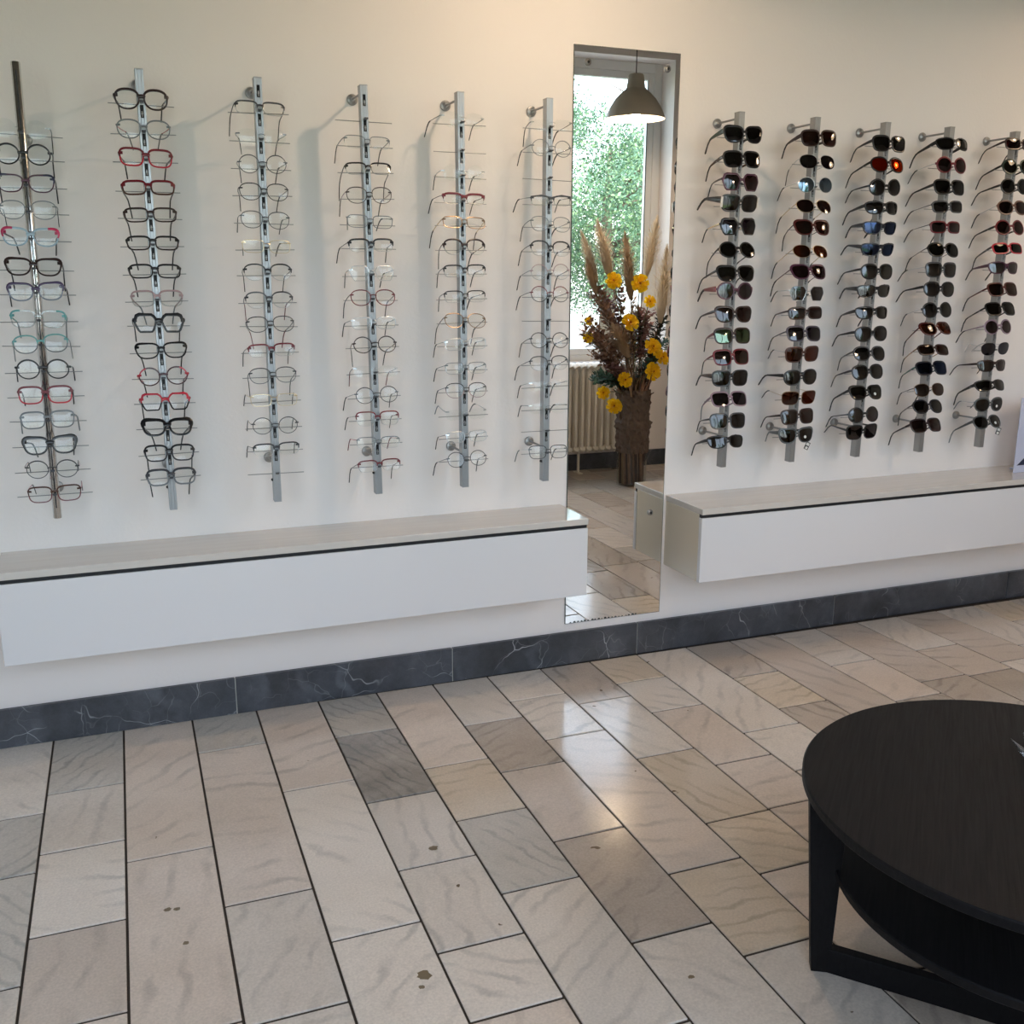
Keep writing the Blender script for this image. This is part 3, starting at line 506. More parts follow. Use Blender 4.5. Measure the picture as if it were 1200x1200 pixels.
# ------------------------------------------------------------------ display rails
RX = [(-.168,-.180),(.123,.126),(.426,.422),(.718,.730),(1.006,1.012),(1.290,1.290),(1.974,1.973),(2.276,2.264),(2.574,2.559),(2.862,2.861),(3.175,3.167)]
ZB, ZT, SA, SG = .716, 1.893, .135, .168
RAILW = ['leftmost rail', 'second rail from left', 'third rail from left', 'fourth rail from left', 'fifth rail from left', 'spectacle rail beside the mirror',
         'sunglasses rail beside the mirror', 'second sunglasses rail from mirror', 'third sunglasses rail from mirror', 'fourth sunglasses rail from mirror', 'far right sunglasses rail']
def railx(r, z):
    a, b_ = RX[r]; return b_+(a-b_)*(z-ZB)/(ZT-ZB)
def rail(r):
    a, b_ = RX[r]; hgt = ZT-ZB; sun = r > 5
    root = empty('display_rail', (b_, W-SA, ZB), (0, math.atan((a-b_)/hgt), 0))
    lab = {0: 'round polished steel display tube, the leftmost one, holding fifteen spectacles', 1: 'steel display rail second from left, holding fifteen spectacles', 2: 'steel display rail third from left, with an empty lowest peg',
           3: 'steel display rail fourth from left, with an empty top peg', 4: 'steel display rail fifth from left, with an empty second peg', 5: 'steel display rail holding spectacles just left of the mirror',
           6: 'grey metal display rail of sunglasses, nearest the mirror on its right', 7: 'grey metal display rail of sunglasses, second from the mirror', 8: 'grey metal display rail holding the orange-red mirrored sunglasses',
           9: 'grey metal display rail of sunglasses, second from the right edge', 10: 'grey metal display rail of sunglasses at the far right, before the blue display card'}[r]
    tag(root, lab, 'display rail', 'wall-mounted eyewear rails')
    M = M_tube if r == 0 else (M_satin if sun else M_chrome)
    zs = sorted([p[1] for p in PAIRS if p[0] == r]+[p[1] for p in EMPTY_PEGS if p[0] == r], reverse=True)
    b = MB(); w, d = .0105, .015
    if r == 0:
        b.lathe([(0, 0), (.0105, 0), (.0112, .001), (.0112, hgt-.001), (.0105, hgt), (0, hgt)], 28, M)
        b.box((-.0015, -.0117, .03), (.0015, -.0107, hgt-.02), M_dark)
        b.build('tube', M, root, smooth='auto')
    else:
        sl = [z-ZB+.045 for z in zs]; sl = [z for z in sl if z < hgt-.03]
        zz = [0]
        for z in sorted(sl): zz += [z-.018, z+.013]
        zz.append(hgt); e = .003; k = .0042
        # hollow section with slots cut through the front
        b.box((-w, -d+.002, 0), (-w+.002, d, hgt)); b.box((w-.002, -d+.002, 0), (w, d, hgt)); b.box((-w+.002, d-.002, 0), (w-.002, d, hgt))
        b.box((-w, -d, 0), (-k, -d+.002, hgt)); b.box((k, -d, 0), (w, -d+.002, hgt))
        for i in range(0, len(zz), 2): b.box((-k, -d, zz[i]), (k, -d+.002, zz[i+1]))
        b.box((-w+.002, -d+.002, 0), (w-.002, d-.002, .003)); b.box((-w+.002, -d+.002, hgt-.003), (w-.002, d-.002, hgt))
        b.build('rail_profile', M, root, bev=.0012 if sun else .0008)
        b = MB(); b.box((-w+.0028, -d+.008, .01), (w-.0028, -d+.009, hgt-.01)); b.build('slot_shade', M_dark, root)  # dark sheet put in as the shade seen through the slots
        b = MB(); b.box((-w-.0004, -d-.0004, hgt-.001), (w+.0004, d+.0004, hgt+.003)); b.build('end_cap', M_satin, root, bev=.001)
        b = MB(); b.tube([(0, -d+.008, -.008), (0, -d-.008 if sun else -d-.003, -.008)], .0026, 8, M_rod); b.tube([(0, -d+.001, -.002), (0, -d+.001, -.016)], .0019, 6, M_rod)
        pin = None
        for z in sl:
            if pin is None: pin = b.build('lock_pin', M_rod, root, loc=(0, 0, z), smooth='auto')
            else: q = pin.copy(); C.collection.objects.link(q); q.location = (0, 0, z)
    for z in zs:
        t = rng.uniform(-.022, .022) if not sun else rng.uniform(-.01, .01); dz = z-ZB-.013; L_ = .082
        if r == 0: L_ = .095
        b = MB(); b.tube([(-L_, .0, dz+t*L_), (L_, .0, dz-t*L_)], .0013, 6); b.build('support_rod', M_rod, root, smooth='auto')
        b = MB(); b.box((-.004, -.0285, dz+.002), (.004, -.010, dz+.0055)); b.tube([(-.0055, -.029, dz+.006), (.0055, -.029, dz+.006)], .0022, 8); b.build('nose_rest', M_hook, root, smooth='auto')
    for z, dz in ((1.877, 0), (.826, 0)):
        if r == 0: z = 1.722 if z > 1 else .778
        h = z-ZB; b = MB()
        b.tube([(0, .012, h), (0, SA-.004, h)], .0035, 12, M_rod)
        b.lathe([(0, SA-.0125), (.006, SA-.0125), (.0075, SA-.0105), (.0145, SA-.008), (.016, SA-.005), (.016, SA-.0004)], 24, M_satin, c=(0, 0, h), axis='y')
        b.build('wall_bracket', M_satin, root, smooth='auto')
        if r and not sun and z < 1:
            b = MB(); b.lathe([(0, -.004), (.0035, -.004), (.004, 0), (.004, .004), (0, .004)], 12, M_dark, c=(-w-.001, 0, h-.045), axis='y'); b.build('grub_screw', M_dark, root, smooth='auto')
    return root
# ------------------------------------------------------------------ eyewear
FC = {'black': '141416', 'dkgrey': '3d3e42', 'grey': '6f7478', 'navy': '23233f', 'plum': '4a2338', 'dkbrown': '2c1a17', 'pink': 'b0204f', 'paleblue': '9db4c2', 'purple': '3c2a4c', 'greyblue': '7d8794',
      'teal': '5b9b9a', 'rose': 'a98f90', 'darkred': '6d1622', 'red': 'b41e33', 'brown': '4b2c20', 'brownred': '4a1613', 'dkred2': '45262b', 'dkgreen': '152b20', 'tort': '3c2a1c', 'mauve': '8d7683', 'redpat': '7c3538',
      'navyd': '10131f', 'tealf': '2f5a55', 'dkplum': '1f0d16', 'brownt': '6b4a3d', 'greyf': '4b4f50', 'greyp': '4a4450'}
FM = {'goldm': (.62, .5, .33, 1), 'goldbr': (.30, .2, .12, 1), 'silver': (.55, .56, .57, 1), 'pinkm': (.55, .25, .28, 1)}
def fmat(k):
    n = 'acetate_'+k
    if n in MATS: return MATS[n]
    if k in FM: return mat(n, FM[k], .3, 1.)
    if k == 'clear': return thin_glass('clear_acetate', (.86, .88, .88, 1), .9, .15, .12)
    if k == 'tort': return mat(n, '4a2f1a', .2, noise=.75, nscale=160)
    return mat(n, FC[k], .28)
LM = {'Lclear': ((.975, .985, .98, 1), 1., .016), 'Lblack': ((.012, .013, .015, 1), 1., .055), 'Lbrown': ((.11, .035, .022, 1), 1., .055), 'Lpurple': ((.05, .03, .06, 1), 1., .07), 'Lplum': ((.10, .028, .035, 1), 1., .055), 'Lamber': ((.22, .07, .02, 1), 1., .055),
      'Lgreen': ((.12, .15, .09, 1), '9fb59a', .3), 'Lgreen2': ((.03, .04, .02, 1), 1., .07), 'Lblue': ((.16, .2, .24, 1), 'a9c0cf', .3), 'Lblue2': ((.02, .03, .06, 1), '7d93c4', .12), 'Lblue3': ((.08, .09, .14, 1), 1., .06), 'Lred': ((.30, .05, .01, 1), 'ff4a1c', .45)}
def lmat(k):
    t, r, g = LM[k]; return thin_glass('lens_'+k[1:], t, r, .03, g)
def outline(shape, a, b_, n=30):
    P = []
    e, tp, lf, ox = {'round': (2, 0, 0, 0), 'panto': (2.35, .10, .0, 0), 'rect': (3.6, .05, 0, 0), 'square': (3.3, .09, .0012, 0), 'cat': (2.7, .15, .0042, .001), 'hex': (0, 0, 0, 0), 'wrap': (2.8, .12, .002, .003)}[shape]
    for i in range(n):
        t = 2*PI*i/n
        if shape == 'hex':
            cs, sn = math.cos(t), math.sin(t)
            poly = [(1, .12), (.72, .95), (-.62, .95), (-1, .35), (-.6, -.95), (.62, -.95), (1, .12)]
            x = z = 0
            for j in range(6):
                (x1, z1), (x2, z2) = poly[j], poly[j+1]
                den = cs*(z2-z1)-sn*(x2-x1)
                if abs(den) < 1e-9: continue
                q = (x1*(z2-z1)-z1*(x2-x1))/den; u = (x1*sn-z1*cs)/-den if abs(den) > 0 else 0
                u = ((q*cs-x1)*(x2-x1)+(q*sn-z1)*(z2-z1))/((x2-x1)**2+(z2-z1)**2)
                if q > 0 and -1e-6 <= u <= 1+1e-6: x, z = q*cs, q*sn; break
            P.append((x*a, z*b_)); continue
        c, s = math.cos(t), math.sin(t)
        x = abs(c)**(2/e)*(1 if c > 0 else -1); z = abs(s)**(2/e)*(1 if s > 0 else -1)
        x *= 1+tp*z; X = x*a; Z = z*b_
        if x > 0: X += ox*x*max(0, z+.3)
        if x > 0 and z > -.2: Z += lf*x*x*(z+.2)/1.2
        P.append((X, Z))
    return P
def eyewear(rec, idx, n_in):
    r, z0, pitch, fold, shape, kind, th, top, bot, lens, tm, tip, tw, words = rec
    sun = r > 5; th *= (.0013 if th > 1.9 else .0011); tw *= (.0017 if sun and tw > 2 else .0014)
    nm = 'sunglasses' if sun else 'spectacles'
    hw = .0705 if sun else .0665
    hs = {'round': .0215, 'panto': .0205, 'rect': .0155, 'square': .0188, 'cat': .0185, 'hex': .0200, 'wrap': .0185}[shape]
    hs *= 1.07
    if sun: hs = {'round': .0235, 'panto': .0225, 'rect': .0170, 'square': .0225, 'cat': .0225, 'hex': .0235, 'wrap': .0185}[shape]
    if sun: hs *= 1.05
    if kind == 'brow': hs *= .8
    rimw = max(th, .0012)
    a = (hw-.0085-rimw)/2*(.93 if shape == 'round' else 1); cx = hw-rimw-a-(.002 if shape == 'round' else 0); zc = -.0045 if shape != 'round' else -.002
    if sun and shape not in ('wrap',): a *= 1.03
    root = empty(nm, (railx(r, z0), W-SG, z0), (-math.radians(pitch), rng.uniform(-.03, .03) if not sun else rng.uniform(-.02, .02), rng.uniform(-.03, .03)))
    cv = .017 if shape == 'wrap' else (.009 if sun else .004)
    Y = lambda x: cv*(abs(x)/hw)**2
    tilt = math.tan(math.radians(7))
    ft, fb = fmat(top), fmat(bot)
    if kind in ('semi', 'rimless') or bot == 'clear': fb = fmat('silver') if kind == 'semi' else fb
    F = MB(); d = .0017 if th > .0019 else .0008
    out = outline(shape, a, hs); corner = 'cornered' in words or words == 'clear teal' or words == 'navy and plum'
    n = len(out)
    for sd in (-1, 1):
        # lens
        Lb = MB(); V = []
        for yy in (0, .0016):
            for q in (0, .6, 1):
                for (x, z) in (out if q else [(0, 0)]):
                    X = cx+x*q*1.01; Z = zc+z*q*1.01
                    V.append((sd*X, Y(X)-.0009*(1-q*q)*1.6+yy-.0008-(Z)*tilt*.0, Z))
        m1 = 1; base = 1+2*n; Fc = []
        for o in (0, base):
            rev = (sd > 0) ^ (o > 0)
            for k in range(n):
                k2 = (k+1) % n
                q1 = (o, o+1+k, o+1+k2); q2 = (o+1+k, o+1+n+k, o+1+n+k2, o+1+k2)
                Fc += [q1 if not rev else q1[::-1], q2 if not rev else q2[::-1]]
        for k in range(n):
            k2 = (k+1) % n; Fc.append((1+n+k, base+1+n+k, base+1+n+k2, 1+n+k2))
        Lb.add(V, Fc)
        Lb.build('lens', lmat(lens), root, smooth='auto')
        if kind != 'rimless':
            V = []; ok = []
            for i, (x, z) in enumerate(out):
                x0, z0_ = out[i-1]; x1, z1 = out[(i+1) % n]; tx, tz = x1-x0, z1-z0_; l = math.hypot(tx, tz) or 1; nx, nz = tz/l, -tx/l
                up = max(0, z/hs); w_ = th*(.85+.45*up)
                if kind == 'brow': w_ = th*(.3+1.3*up)
                if shape in ('cat', 'hex') and x > 0 and z > 0 and th > .002: w_ *= 1+.5*(x/a)*up
                if kind == 'semi' and z < -.12*hs: w_ = .0003
                for (rr, dd) in ((-.0004, -d), (w_*.5, -d*1.25), (w_, -d*.6), (w_, d*.8), (w_*.4, d*1.2), (-.0004, d)):
                    X = cx+x+nx*rr; Z = zc+z+nz*rr; V.append((sd*X, Y(X)+dd, Z))
            for i in range(n):
                j = (i+1) % n; mt = ft if (out[i][1]+out[j][1])/2 > (.05 if not corner else .1)*hs and (not corner or (out[i][0]+out[j][0])/2 > .25*a) else fb
                for k in range(6):
                    k2 = (k+1) % 6; q = (i*6+k, j*6+k, j*6+k2, i*6+k2)
                    F.add([], [], mt); F.f.append(tuple(v+len(F.v) for v in (q if sd > 0 else q[::-1]))); F.m.append(F.mi(mt))
            F.v += V
        # end piece + hinge
        ez = .0055 if shape not in ('cat',) else .0085
        if shape == 'round': ez = .004
        ew = max(.0016, th*.9); X = hw-.0035
        F.add([(sd*(X-.006), Y(X)-ew*.6, ez-ew), (sd*(X-.006), Y(X)-ew*.6, ez+ew), (sd*(X-.006), Y(X)+ew*.6, ez+ew), (sd*(X-.006), Y(X)+ew*.6, ez-ew),
               (sd*(hw+.0012), Y(hw)+.002, ez-ew), (sd*(hw+.0012), Y(hw)+.002, ez+ew), (sd*(hw-.001), Y(hw)+.006, ez+ew), (sd*(hw-.001), Y(hw)+.006, ez-ew)],
              [(0,1,2,3), (4,7,6,5), (0,4,5,1), (1,5,6,2), (2,6,7,3), (3,7,4,0)], ft)
        # temple with its tip
        yh = Y(hw)+.003; hgt = max(tw, .0012); thick = .0017 if tw > .0022 else .0012
        fo = fold+rng.uniform(-.003, .003)
        if sd > 0: fo = max(-.004, fold*.7)
        xs_ = lambda t: sd*(hw+.0008+.0025*math.sin(min(1, t*1.2)*PI)*(1-t)-fo*t**1.3)
        P = [(0, yh, ez), (.14, yh+.016, ez), (.4, yh+.05, ez-.0005), (.7, yh+.085, ez-.0012)]
        def ribbon(P, hs_, m, nm_, par):
            R = MB(); V = []
            for (t, y, z), hh in zip(P, hs_):
                xx = xs_(t)
                for dx, dz in ((-thick, -hh*.5), (-thick, hh*.5), (thick*.6, hh*.36), (thick, 0), (thick*.6, -hh*.36)) : V.append((xx+dx*sd, y, z+dz))
            k = 5; Fc = []
            for i in range(len(P)-1):
                for j in range(k): Fc.append((i*k+j, i*k+(j+1) % k, (i+1)*k+(j+1) % k, (i+1)*k+j))
            Fc += [tuple(range(k)), tuple((len(P)-1)*k+j for j in range(k))]
            R.add(V, Fc); return R.build(nm_, m, par, smooth='auto')
        te = ribbon(P, (hgt*1.05, hgt, hgt*.75, max(.0014, hgt*.5)), fmat(tm), 'temple', root)
        h2 = max(.0045, hgt*.5)
        ribbon([(.68, yh+.083, ez-.0012), (.78, yh+.095, ez-.0035), (.88, yh+.110, ez-.0135), (1., yh+.128, ez-.034), (1.02, yh+.132, ez-.038)], (h2*.8, h2, h2*1.1, h2*1.25, h2*.6), fmat(tip), 'temple_tip', te)
        if not sun and th < .0019:
            pd = MB(); pd.lathe([(0, -.0035), (.0016, -.0028), (.0022, 0), (.0016, .0028), (0, .0035)], 8, c=(sd*.0065, .004, -.006)); pd.build('nose_pad', thin_glass('pad_silicone', (.8, .8, .78, 1), .8, .2, .1), root, smooth=True)
    bx = cx-a*(1 if shape != 'round' else .97); bw = max(th*.95, .0009)
    F.tube([(-bx-.001, Y(bx), .0015), (-bx*.5, -.0008, .0035), (0, -.0012, .0042), (bx*.5, -.0008, .0035), (bx+.001, Y(bx), .0015)], bw, 8, fb if corner else ft, scale=(1., .8) if th < .002 else (.8, 1.1))
    if shape == 'wrap' or (kind == 'brow'):
        F.tube([(-hw, Y(hw), hs*.62), (-hw*.5, Y(hw*.5)-.0005, hs*.93), (0, -.001, hs*.42), (hw*.5, Y(hw*.5)-.0005, hs*.93), (hw, Y(hw), hs*.62)], .0018, 6, ft, scale=(.8, 1.5))
    F.build('front_frame', ft, root, smooth='auto')
    # extras the photograph shows
    if 'white side panels' in words:
        for sd in (-1, 1):
            s_ = MB(); s_.box((sd*hw-.0022, .001, -.018), (sd*hw+.0022, .010, .016)); s_.build('side_panel', mat('white_acetate', 'e6e2dc', .3), root, bev=.0008)['label'] = 'white side panel'
    if 'price tag dangling' in words:
        t_ = MB(); t_.box((-.009, -.0004, -.028), (.009, .0004, 0), mat('tag_black', '2a2b2c', .6)); t_.box((-.0065, -.0007, -.013), (.0065, -.0004, -.003), mat('tag_white', 'd8d8d4', .6)); t_.box((-.0045, -.0007, -.026), (.0055, -.0004, -.017), MATS['tag_white'])
        t_.tube([(0, 0, 0), (-.004, .003, .012), (-.012, .004, .022)], .0004, 4, MATS['tag_white'])
        o = t_.build('price_tag', MATS['tag_black'], root, loc=(.052, .004, -.032)); o.rotation_euler = (math.radians(pitch), .45, 0); o['label'] = 'small black and white price tag'
    if 'white dot' in words or 'sticker' in words or 'price tag' in words:
        t_ = MB(); t_.lathe([(0, 0), (.0052, 0)], 16, mat('sticker_white', 'e4e4e0', .5), axis='y'); t_.lathe([(0, -.0001), (.002, -.0001)], 12, mat('sticker_grey', '9a9a9a', .5), axis='y')
        t_.build('sticker', MATS['sticker_white'], root, loc=(cx-.004, Y(cx)-.0034, -.011))['label'] = 'round white sticker'
    ords = ['top', 'second', 'third', 'fourth', 'fifth', 'sixth', 'seventh', 'eighth', 'ninth', 'tenth', 'eleventh', 'twelfth', 'thirteenth', 'fourteenth', 'fifteenth']
    pos = 'topmost' if idx == 0 else ('lowest' if idx == n_in-1 else ords[idx]+' from top')
    w1, rest = words, ''
    for sep in (' with ', ','):
        if sep in words: w1, rest = words.split(sep, 1)[0], (' with ' if sep == ' with ' else ', ')+words.split(sep, 1)[1].strip(); break
    lab = f'{w1} {nm}{rest}, {pos} on {RAILW[r]}'
    if len(lab.split()) > 16: print('LONG', lab)
    tag(root, lab, nm, ('sunglasses' if sun else 'spectacles')+' hung on the wall rails')
    return root
for r in range(11): rail(r)
for r in range(11):
    L_ = [p for p in PAIRS if p[0] == r]
    for i, p in enumerate(L_): eyewear(p, i, len(L_))

# ------------------------------------------------------------------ display card on the right cabinet
M_card = mat('card_pale_blue', 'c3c8de', .35); M_navy = mat('card_navy', '1d2440', .4); M_ink = mat('card_ink', '2b3147', .5)
root = empty('display_card', (3.478, 2.975, .5975)); tag(root, 'pale blue counter display card with navy corner at right end of cabinet', 'display card')
b = MB(); b.box((-.115, -.004, 0), (.115, 0, .305)); b.build('card', M_card, root, bev=.001)
b = MB(); b.add([(-.103, -.0046, .030), (.112, -.0046, .030), (.112, -.0046, .20)], [(0, 1, 2)]); b.add([(-.103, -.0046, .030), (.112, -.0046, .030), (.112, -.0044, .20)], [(2, 1, 0)]); b.build('navy_corner', M_navy, root)
b = MB(); b.box((-.05, 0, 0), (.05, .075, .004)); b.add([(-.01, 0, .2), (.01, 0, .2), (.01, .07, .003), (-.01, .07, .003)], [(0, 1, 2, 3)]); b.build('stand', M_card, root)
tx = bpy.data.curves.new('printed_lettering', 'FONT'); tx.body = 'ZIE'; tx.size = .026; tx.shear = .3; tx.extrude = .0002; tx.offset = .0006
o = bpy.data.objects.new('printed_lettering', tx); C.collection.objects.link(o); bpy.context.view_layer.update(); me_ = bpy.data.meshes.new_from_object(o); bpy.data.objects.remove(o); o = bpy.data.objects.new('printed_lettering', me_); C.collection.objects.link(o); o.parent = root; o.location = (-.103, -.0046, .277); o.rotation_euler = (PI/2, 0, 0); me_.materials.clear(); me_.materials.append(M_ink)
b = MB()
for k in range(5): b.box((-.104+.012*k, -.0048, .2965), (-.095+.012*k, -.0042, .3005))
b.build('printed_line', mat('card_grey_ink', '8f95a6', .5), root)

# ------------------------------------------------------------------ round coffee table
def wood(name):
    m = mat(name, '17161a', .33, spec=.16); nt = m.node_tree; b_ = nt.nodes['Principled BSDF']
    g = nt.nodes.new('ShaderNodeNewGeometry'); mp = nt.nodes.new('ShaderNodeMapping'); ro = nt.nodes.new('ShaderNodeVectorRotate'); ro.rotation_type = 'Z_AXIS'; ro.inputs['Angle'].default_value = PI/4; mp.inputs['Scale'].default_value = (170, 7, 60)
    n = nt.nodes.new('ShaderNodeTexNoise'); n.inputs['Scale'].default_value = 1; n.inputs['Detail'].default_value = 5; n.inputs['Distortion'].default_value = .6
    mx = nt.nodes.new('ShaderNodeMix'); mx.data_type = 'RGBA'; mx.inputs[6].default_value = rgb('0b0b0d'); mx.inputs[7].default_value = rgb('1a1a1d')
    bp = nt.nodes.new('ShaderNodeBump'); bp.inputs['Strength'].default_value = .5; bp.inputs['Distance'].default_value = .0012
    nt.links.new(g.outputs['Position'], ro.inputs['Vector']); nt.links.new(ro.outputs[0], mp.inputs['Vector']); nt.links.new(mp.outputs[0], n.inputs['Vector']); nt.links.new(n.outputs['Fac'], mx.inputs[0]); nt.links.new(mx.outputs[2], b_.inputs['Base Color']); nt.links.new(n.outputs['Fac'], bp.inputs['Height']); nt.links.new(bp.outputs[0], b_.inputs['Normal'])
    r_ = nt.nodes.new('ShaderNodeMapRange'); r_.inputs['To Min'].default_value = .62; r_.inputs['To Max'].default_value = .46; nt.links.new(n.outputs['Fac'], r_.inputs['Value']); nt.links.new(r_.outputs[0], b_.inputs['Roughness'])
    return m
M_oak = wood('black_stained_oak')
TX, TY, TZ, TR = 1.577, 1.226, .42, .448
root = empty('coffee_table', (TX, TY, 0)); tag(root, 'round black-stained oak coffee table with lower shelf, front right corner', 'table')
b = MB(); b.lathe([(0, TZ), (TR-.003, TZ), (TR, TZ-.003), (TR, TZ-.017), (TR-.003, TZ-.020), (0, TZ-.020)], 128); b.build('table_top', M_oak, root, smooth='auto')
b = MB(); b.lathe([(0, .236), (.373, .236), (.376, .233), (.376, .220), (.373, .217), (0, .217)], 112); b.build('lower_shelf', M_oak, root, smooth='auto')
LA = [math.radians(v) for v in (149.5, 293, 40)]
for k, a_ in enumerate(LA):
    b = MB(); tk = .014
    prof = [(.372, 0), (.408, 0), (.437, TZ-.0205), (.360, TZ-.0205)]   # radial profile: tapers towards the floor
    V = [(r_*math.cos(a_)-s*tk*math.sin(a_), r_*math.sin(a_)+s*tk*math.cos(a_), z) for s in (-1, 1) for r_, z in prof]
    b.add(V, [(3, 2, 1, 0), (4, 5, 6, 7), (0, 1, 5, 4), (1, 2, 6, 5), (2, 3, 7, 6), (3, 0, 4, 7)]); b.build('leg', M_oak, root, bev=.0015)
for k in range(2):
    a_, c_ = LA[k], LA[(k+1) % 3]
    p, q = Vector((.388*math.cos(a_), .388*math.sin(a_), 0)), Vector((.388*math.cos(c_), .388*math.sin(c_), 0)); d = (q-p).normalized(); nrm = Vector((-d.y, d.x, 0))*.011
    p += d*.012; q -= d*.012
    b = MB(); V = [v+s*nrm+Vector((0, 0, z)) for v in (p, q) for s in (-1, 1) for z in (.001, .056)]
    b.add(V, [(0, 1, 3, 2), (4, 6, 7, 5), (0, 4, 5, 1), (2, 3, 7, 6), (1, 5, 7, 3), (0, 2, 6, 4)]); b.build('stretcher', M_oak, root, bev=.0015)
# crystal dish, mostly outside the frame: pointed petals around a bowl
M_crys = mat('cut_crystal', (.9, .93, .97, 1), .04); nb = M_crys.node_tree.nodes['Principled BSDF']; nb.inputs['Transmission Weight'].default_value = .95; nb.inputs['IOR'].default_value = 1.5
b = MB(); n = 10
cxy = (1.681, 1.305)
for k in range(n):
    a0 = 2*PI*k/n; a1 = a0+PI/n; a2 = a0+2*PI/n
    p = lambda r_, t, z: (r_*math.cos(t), r_*math.sin(t), z)
    b.add([p(.028, a0, 0), p(.028, a2, 0), p(.05, a1, .012), p(.052, a0, .014), p(.052, a2, .014), p(.082, a1, .044), p(.046, a0, .016), p(.046, a2, .016), p(.022, a0, .007), p(.022, a2, .007)],
          [(0, 2, 3), (0, 1, 2), (1, 4, 2), (3, 2, 5), (2, 4, 5), (3, 5, 6), (5, 4, 7), (6, 5, 7), (6, 7, 9, 8)])
b.add([(.028*math.cos(2*PI*k/n), .028*math.sin(2*PI*k/n), 0) for k in range(n)], [tuple(range(n))[::-1]]); b.add([(.022*math.cos(2*PI*k/n), .022*math.sin(2*PI*k/n), .007) for k in range(n)], [tuple(range(n))])
o = b.build('crystal_dish', M_crys, loc=(cxy[0], cxy[1], TZ+.0005)); tag(o, 'clear crystal dish with pointed rim on the black round table', 'dish')

# ------------------------------------------------------------------ pendant lamps (one seen in the mirror, two above the wall displays)
M_bulb = bpy.data.materials.new('warm_bulb'); M_bulb.use_nodes = True
e_ = M_bulb.node_tree.nodes['Principled BSDF']; e_.inputs['Emission Color'].default_value = (1, .80, .55, 1); e_.inputs['Emission Strength'].default_value = 12
def pendant(x, y, zr, power, label, s=1.):
    root = empty('pendant_lamp', (x, y, ZC)); tag(root, label, 'lamp', 'grey metal pendant lamps'); z = zr-ZC
    prof = [(.200, 0), (.191, .03), (.169, .076), (.136, .126), (.097, .165), (.070, .186), (.064, .194), (.051, .272), (.045, .280), (0, .280)]
    b = MB(); b.lathe([(r_*s, h*s+z) for r_, h in prof], 56, M_shade); b.lathe([((r_-.002)*s if r_ > .002 else 0, h*s+z-(.0015 if r_ < .1 else 0)) for r_, h in prof[::-1]], 56, M_shin); b.lathe([(.198*s, z), (.200*s, z)], 56, M_shade)
    b.build('shade', M_shade, root, smooth='auto')
    b = MB(); b.tube([(0, 0, z+.278*s), (0, 0, -.03)], .003, 8, M_black); b.build('cord', M_black, root)
    b = MB(); b.lathe([(0, 0), (.05, 0), (.05, -.02), (.03, -.035), (0, -.035)], 24); b.build('ceiling_rose', M_shin, root, smooth='auto')
    b = MB(); b.lathe([(0, z+.035), (.018, z+.042), (.029, z+.062), (.03, z+.075), (.022, z+.10), (.014, z+.125), (.014, z+.19)], 20); o = b.build('bulb', M_bulb, root, smooth=True)
    ld = bpy.data.lights.new('bulb_light', 'POINT'); ld.energy = power; ld.color = (1, .74, .52); ld.shadow_soft_size = .03
    lo = bpy.data.objects.new('bulb_light', ld); C.collection.objects.link(lo); lo.parent = root; lo.location = (0, 0, z+.020)
pendant(2.98, .626, 2.268, P_SEEN, 'grey pendant lamp with bell shade, reflected at the top of the mirror', .88)
pendant(1.33, 2.37, 2.40, P_WALL, 'grey pendant lamp above the frame, lighting the spectacle rails')
pendant(3.75, 2.37, 2.40, P_WALL2, 'grey pendant lamp above the frame, lighting the sunglasses rails')

# ------------------------------------------------------------------ radiator under the window behind the camera
root = empty('radiator', (2.60, -.13, .0)); tag(root, 'cream column radiator under the window, seen in the mirror', 'radiator')
def section():
    b = MB()
    for y in (-.045, 0, .045):
        b.tube([(0, y, .19), (0, y, .74)], .0125, 10, scale=(1.25, 1))
    for z in (.185, .745): b.tube([(0, -.062, z), (0, -.05, z-(.012 if z < .3 else -.012)), (0, .05, z-(.012 if z < .3 else -.012)), (0, .062, z)], .021, 10, scale=(.95, 1))
    return b
sec = None
for k in range(34):
    x = 3.415-.05*k-2.60
    if sec is None: sec = section().build('section', M_rad, root, loc=(x, 0, 0), smooth='auto')
    else: c_ = sec.copy(); C.collection.objects.link(c_); c_.location = (x, 0, 0)
for x in (-.62, .41):
    b = MB(); b.box((x-.015, -.05, 0), (x+.015, .05, .006)); b.box((x-.006, -.01, .006), (x+.006, .01, .16)); b.build('foot', M_rad, root)
b = MB(); b.tube([(.815, 0, .165), (.86, 0, .165), (.875, 0, .15), (.875, 0, .0)], .009, 10); b.build('pipe', M_rad, root, smooth='auto')

# ------------------------------------------------------------------ vase with dried bouquet (reflected in the mirror)
VX, VY = 3.17, .365
M_bark = mat('palm_bark', '5b4c42', .85, bump=1., bscale=40, noise=.5, nscale=25)
M_vglass = thin_glass('vase_glass', (.90, .90, .88, 1), 1., .03, .025)
root = empty('vase', (VX, VY, 0)); tag(root, 'tall glass cylinder vase wrapped in palm bark, reflected in the mirror', 'vase')
b = MB(); b.lathe([(0, 0), (.096, 0), (.1, .004), (.1, .60), (.096, .60), (.096, .012), (0, .012)], 40); b.build('glass_cylinder', M_vglass, root, smooth='auto')
b = MB(); r2 = random.Random(5); N_ = 44; V = []
for j in range(26):
    z = .225+j*.0165
    for k in range(N_):
        t = 2*PI*k/N_; rr = .102+.012*math.sin(k*2.1+j*.5)*r2.random()+.010*r2.random()+(.012 if 9 < j < 13 else 0); V.append((rr*math.cos(t), rr*math.sin(t), z+.006*r2.random()))
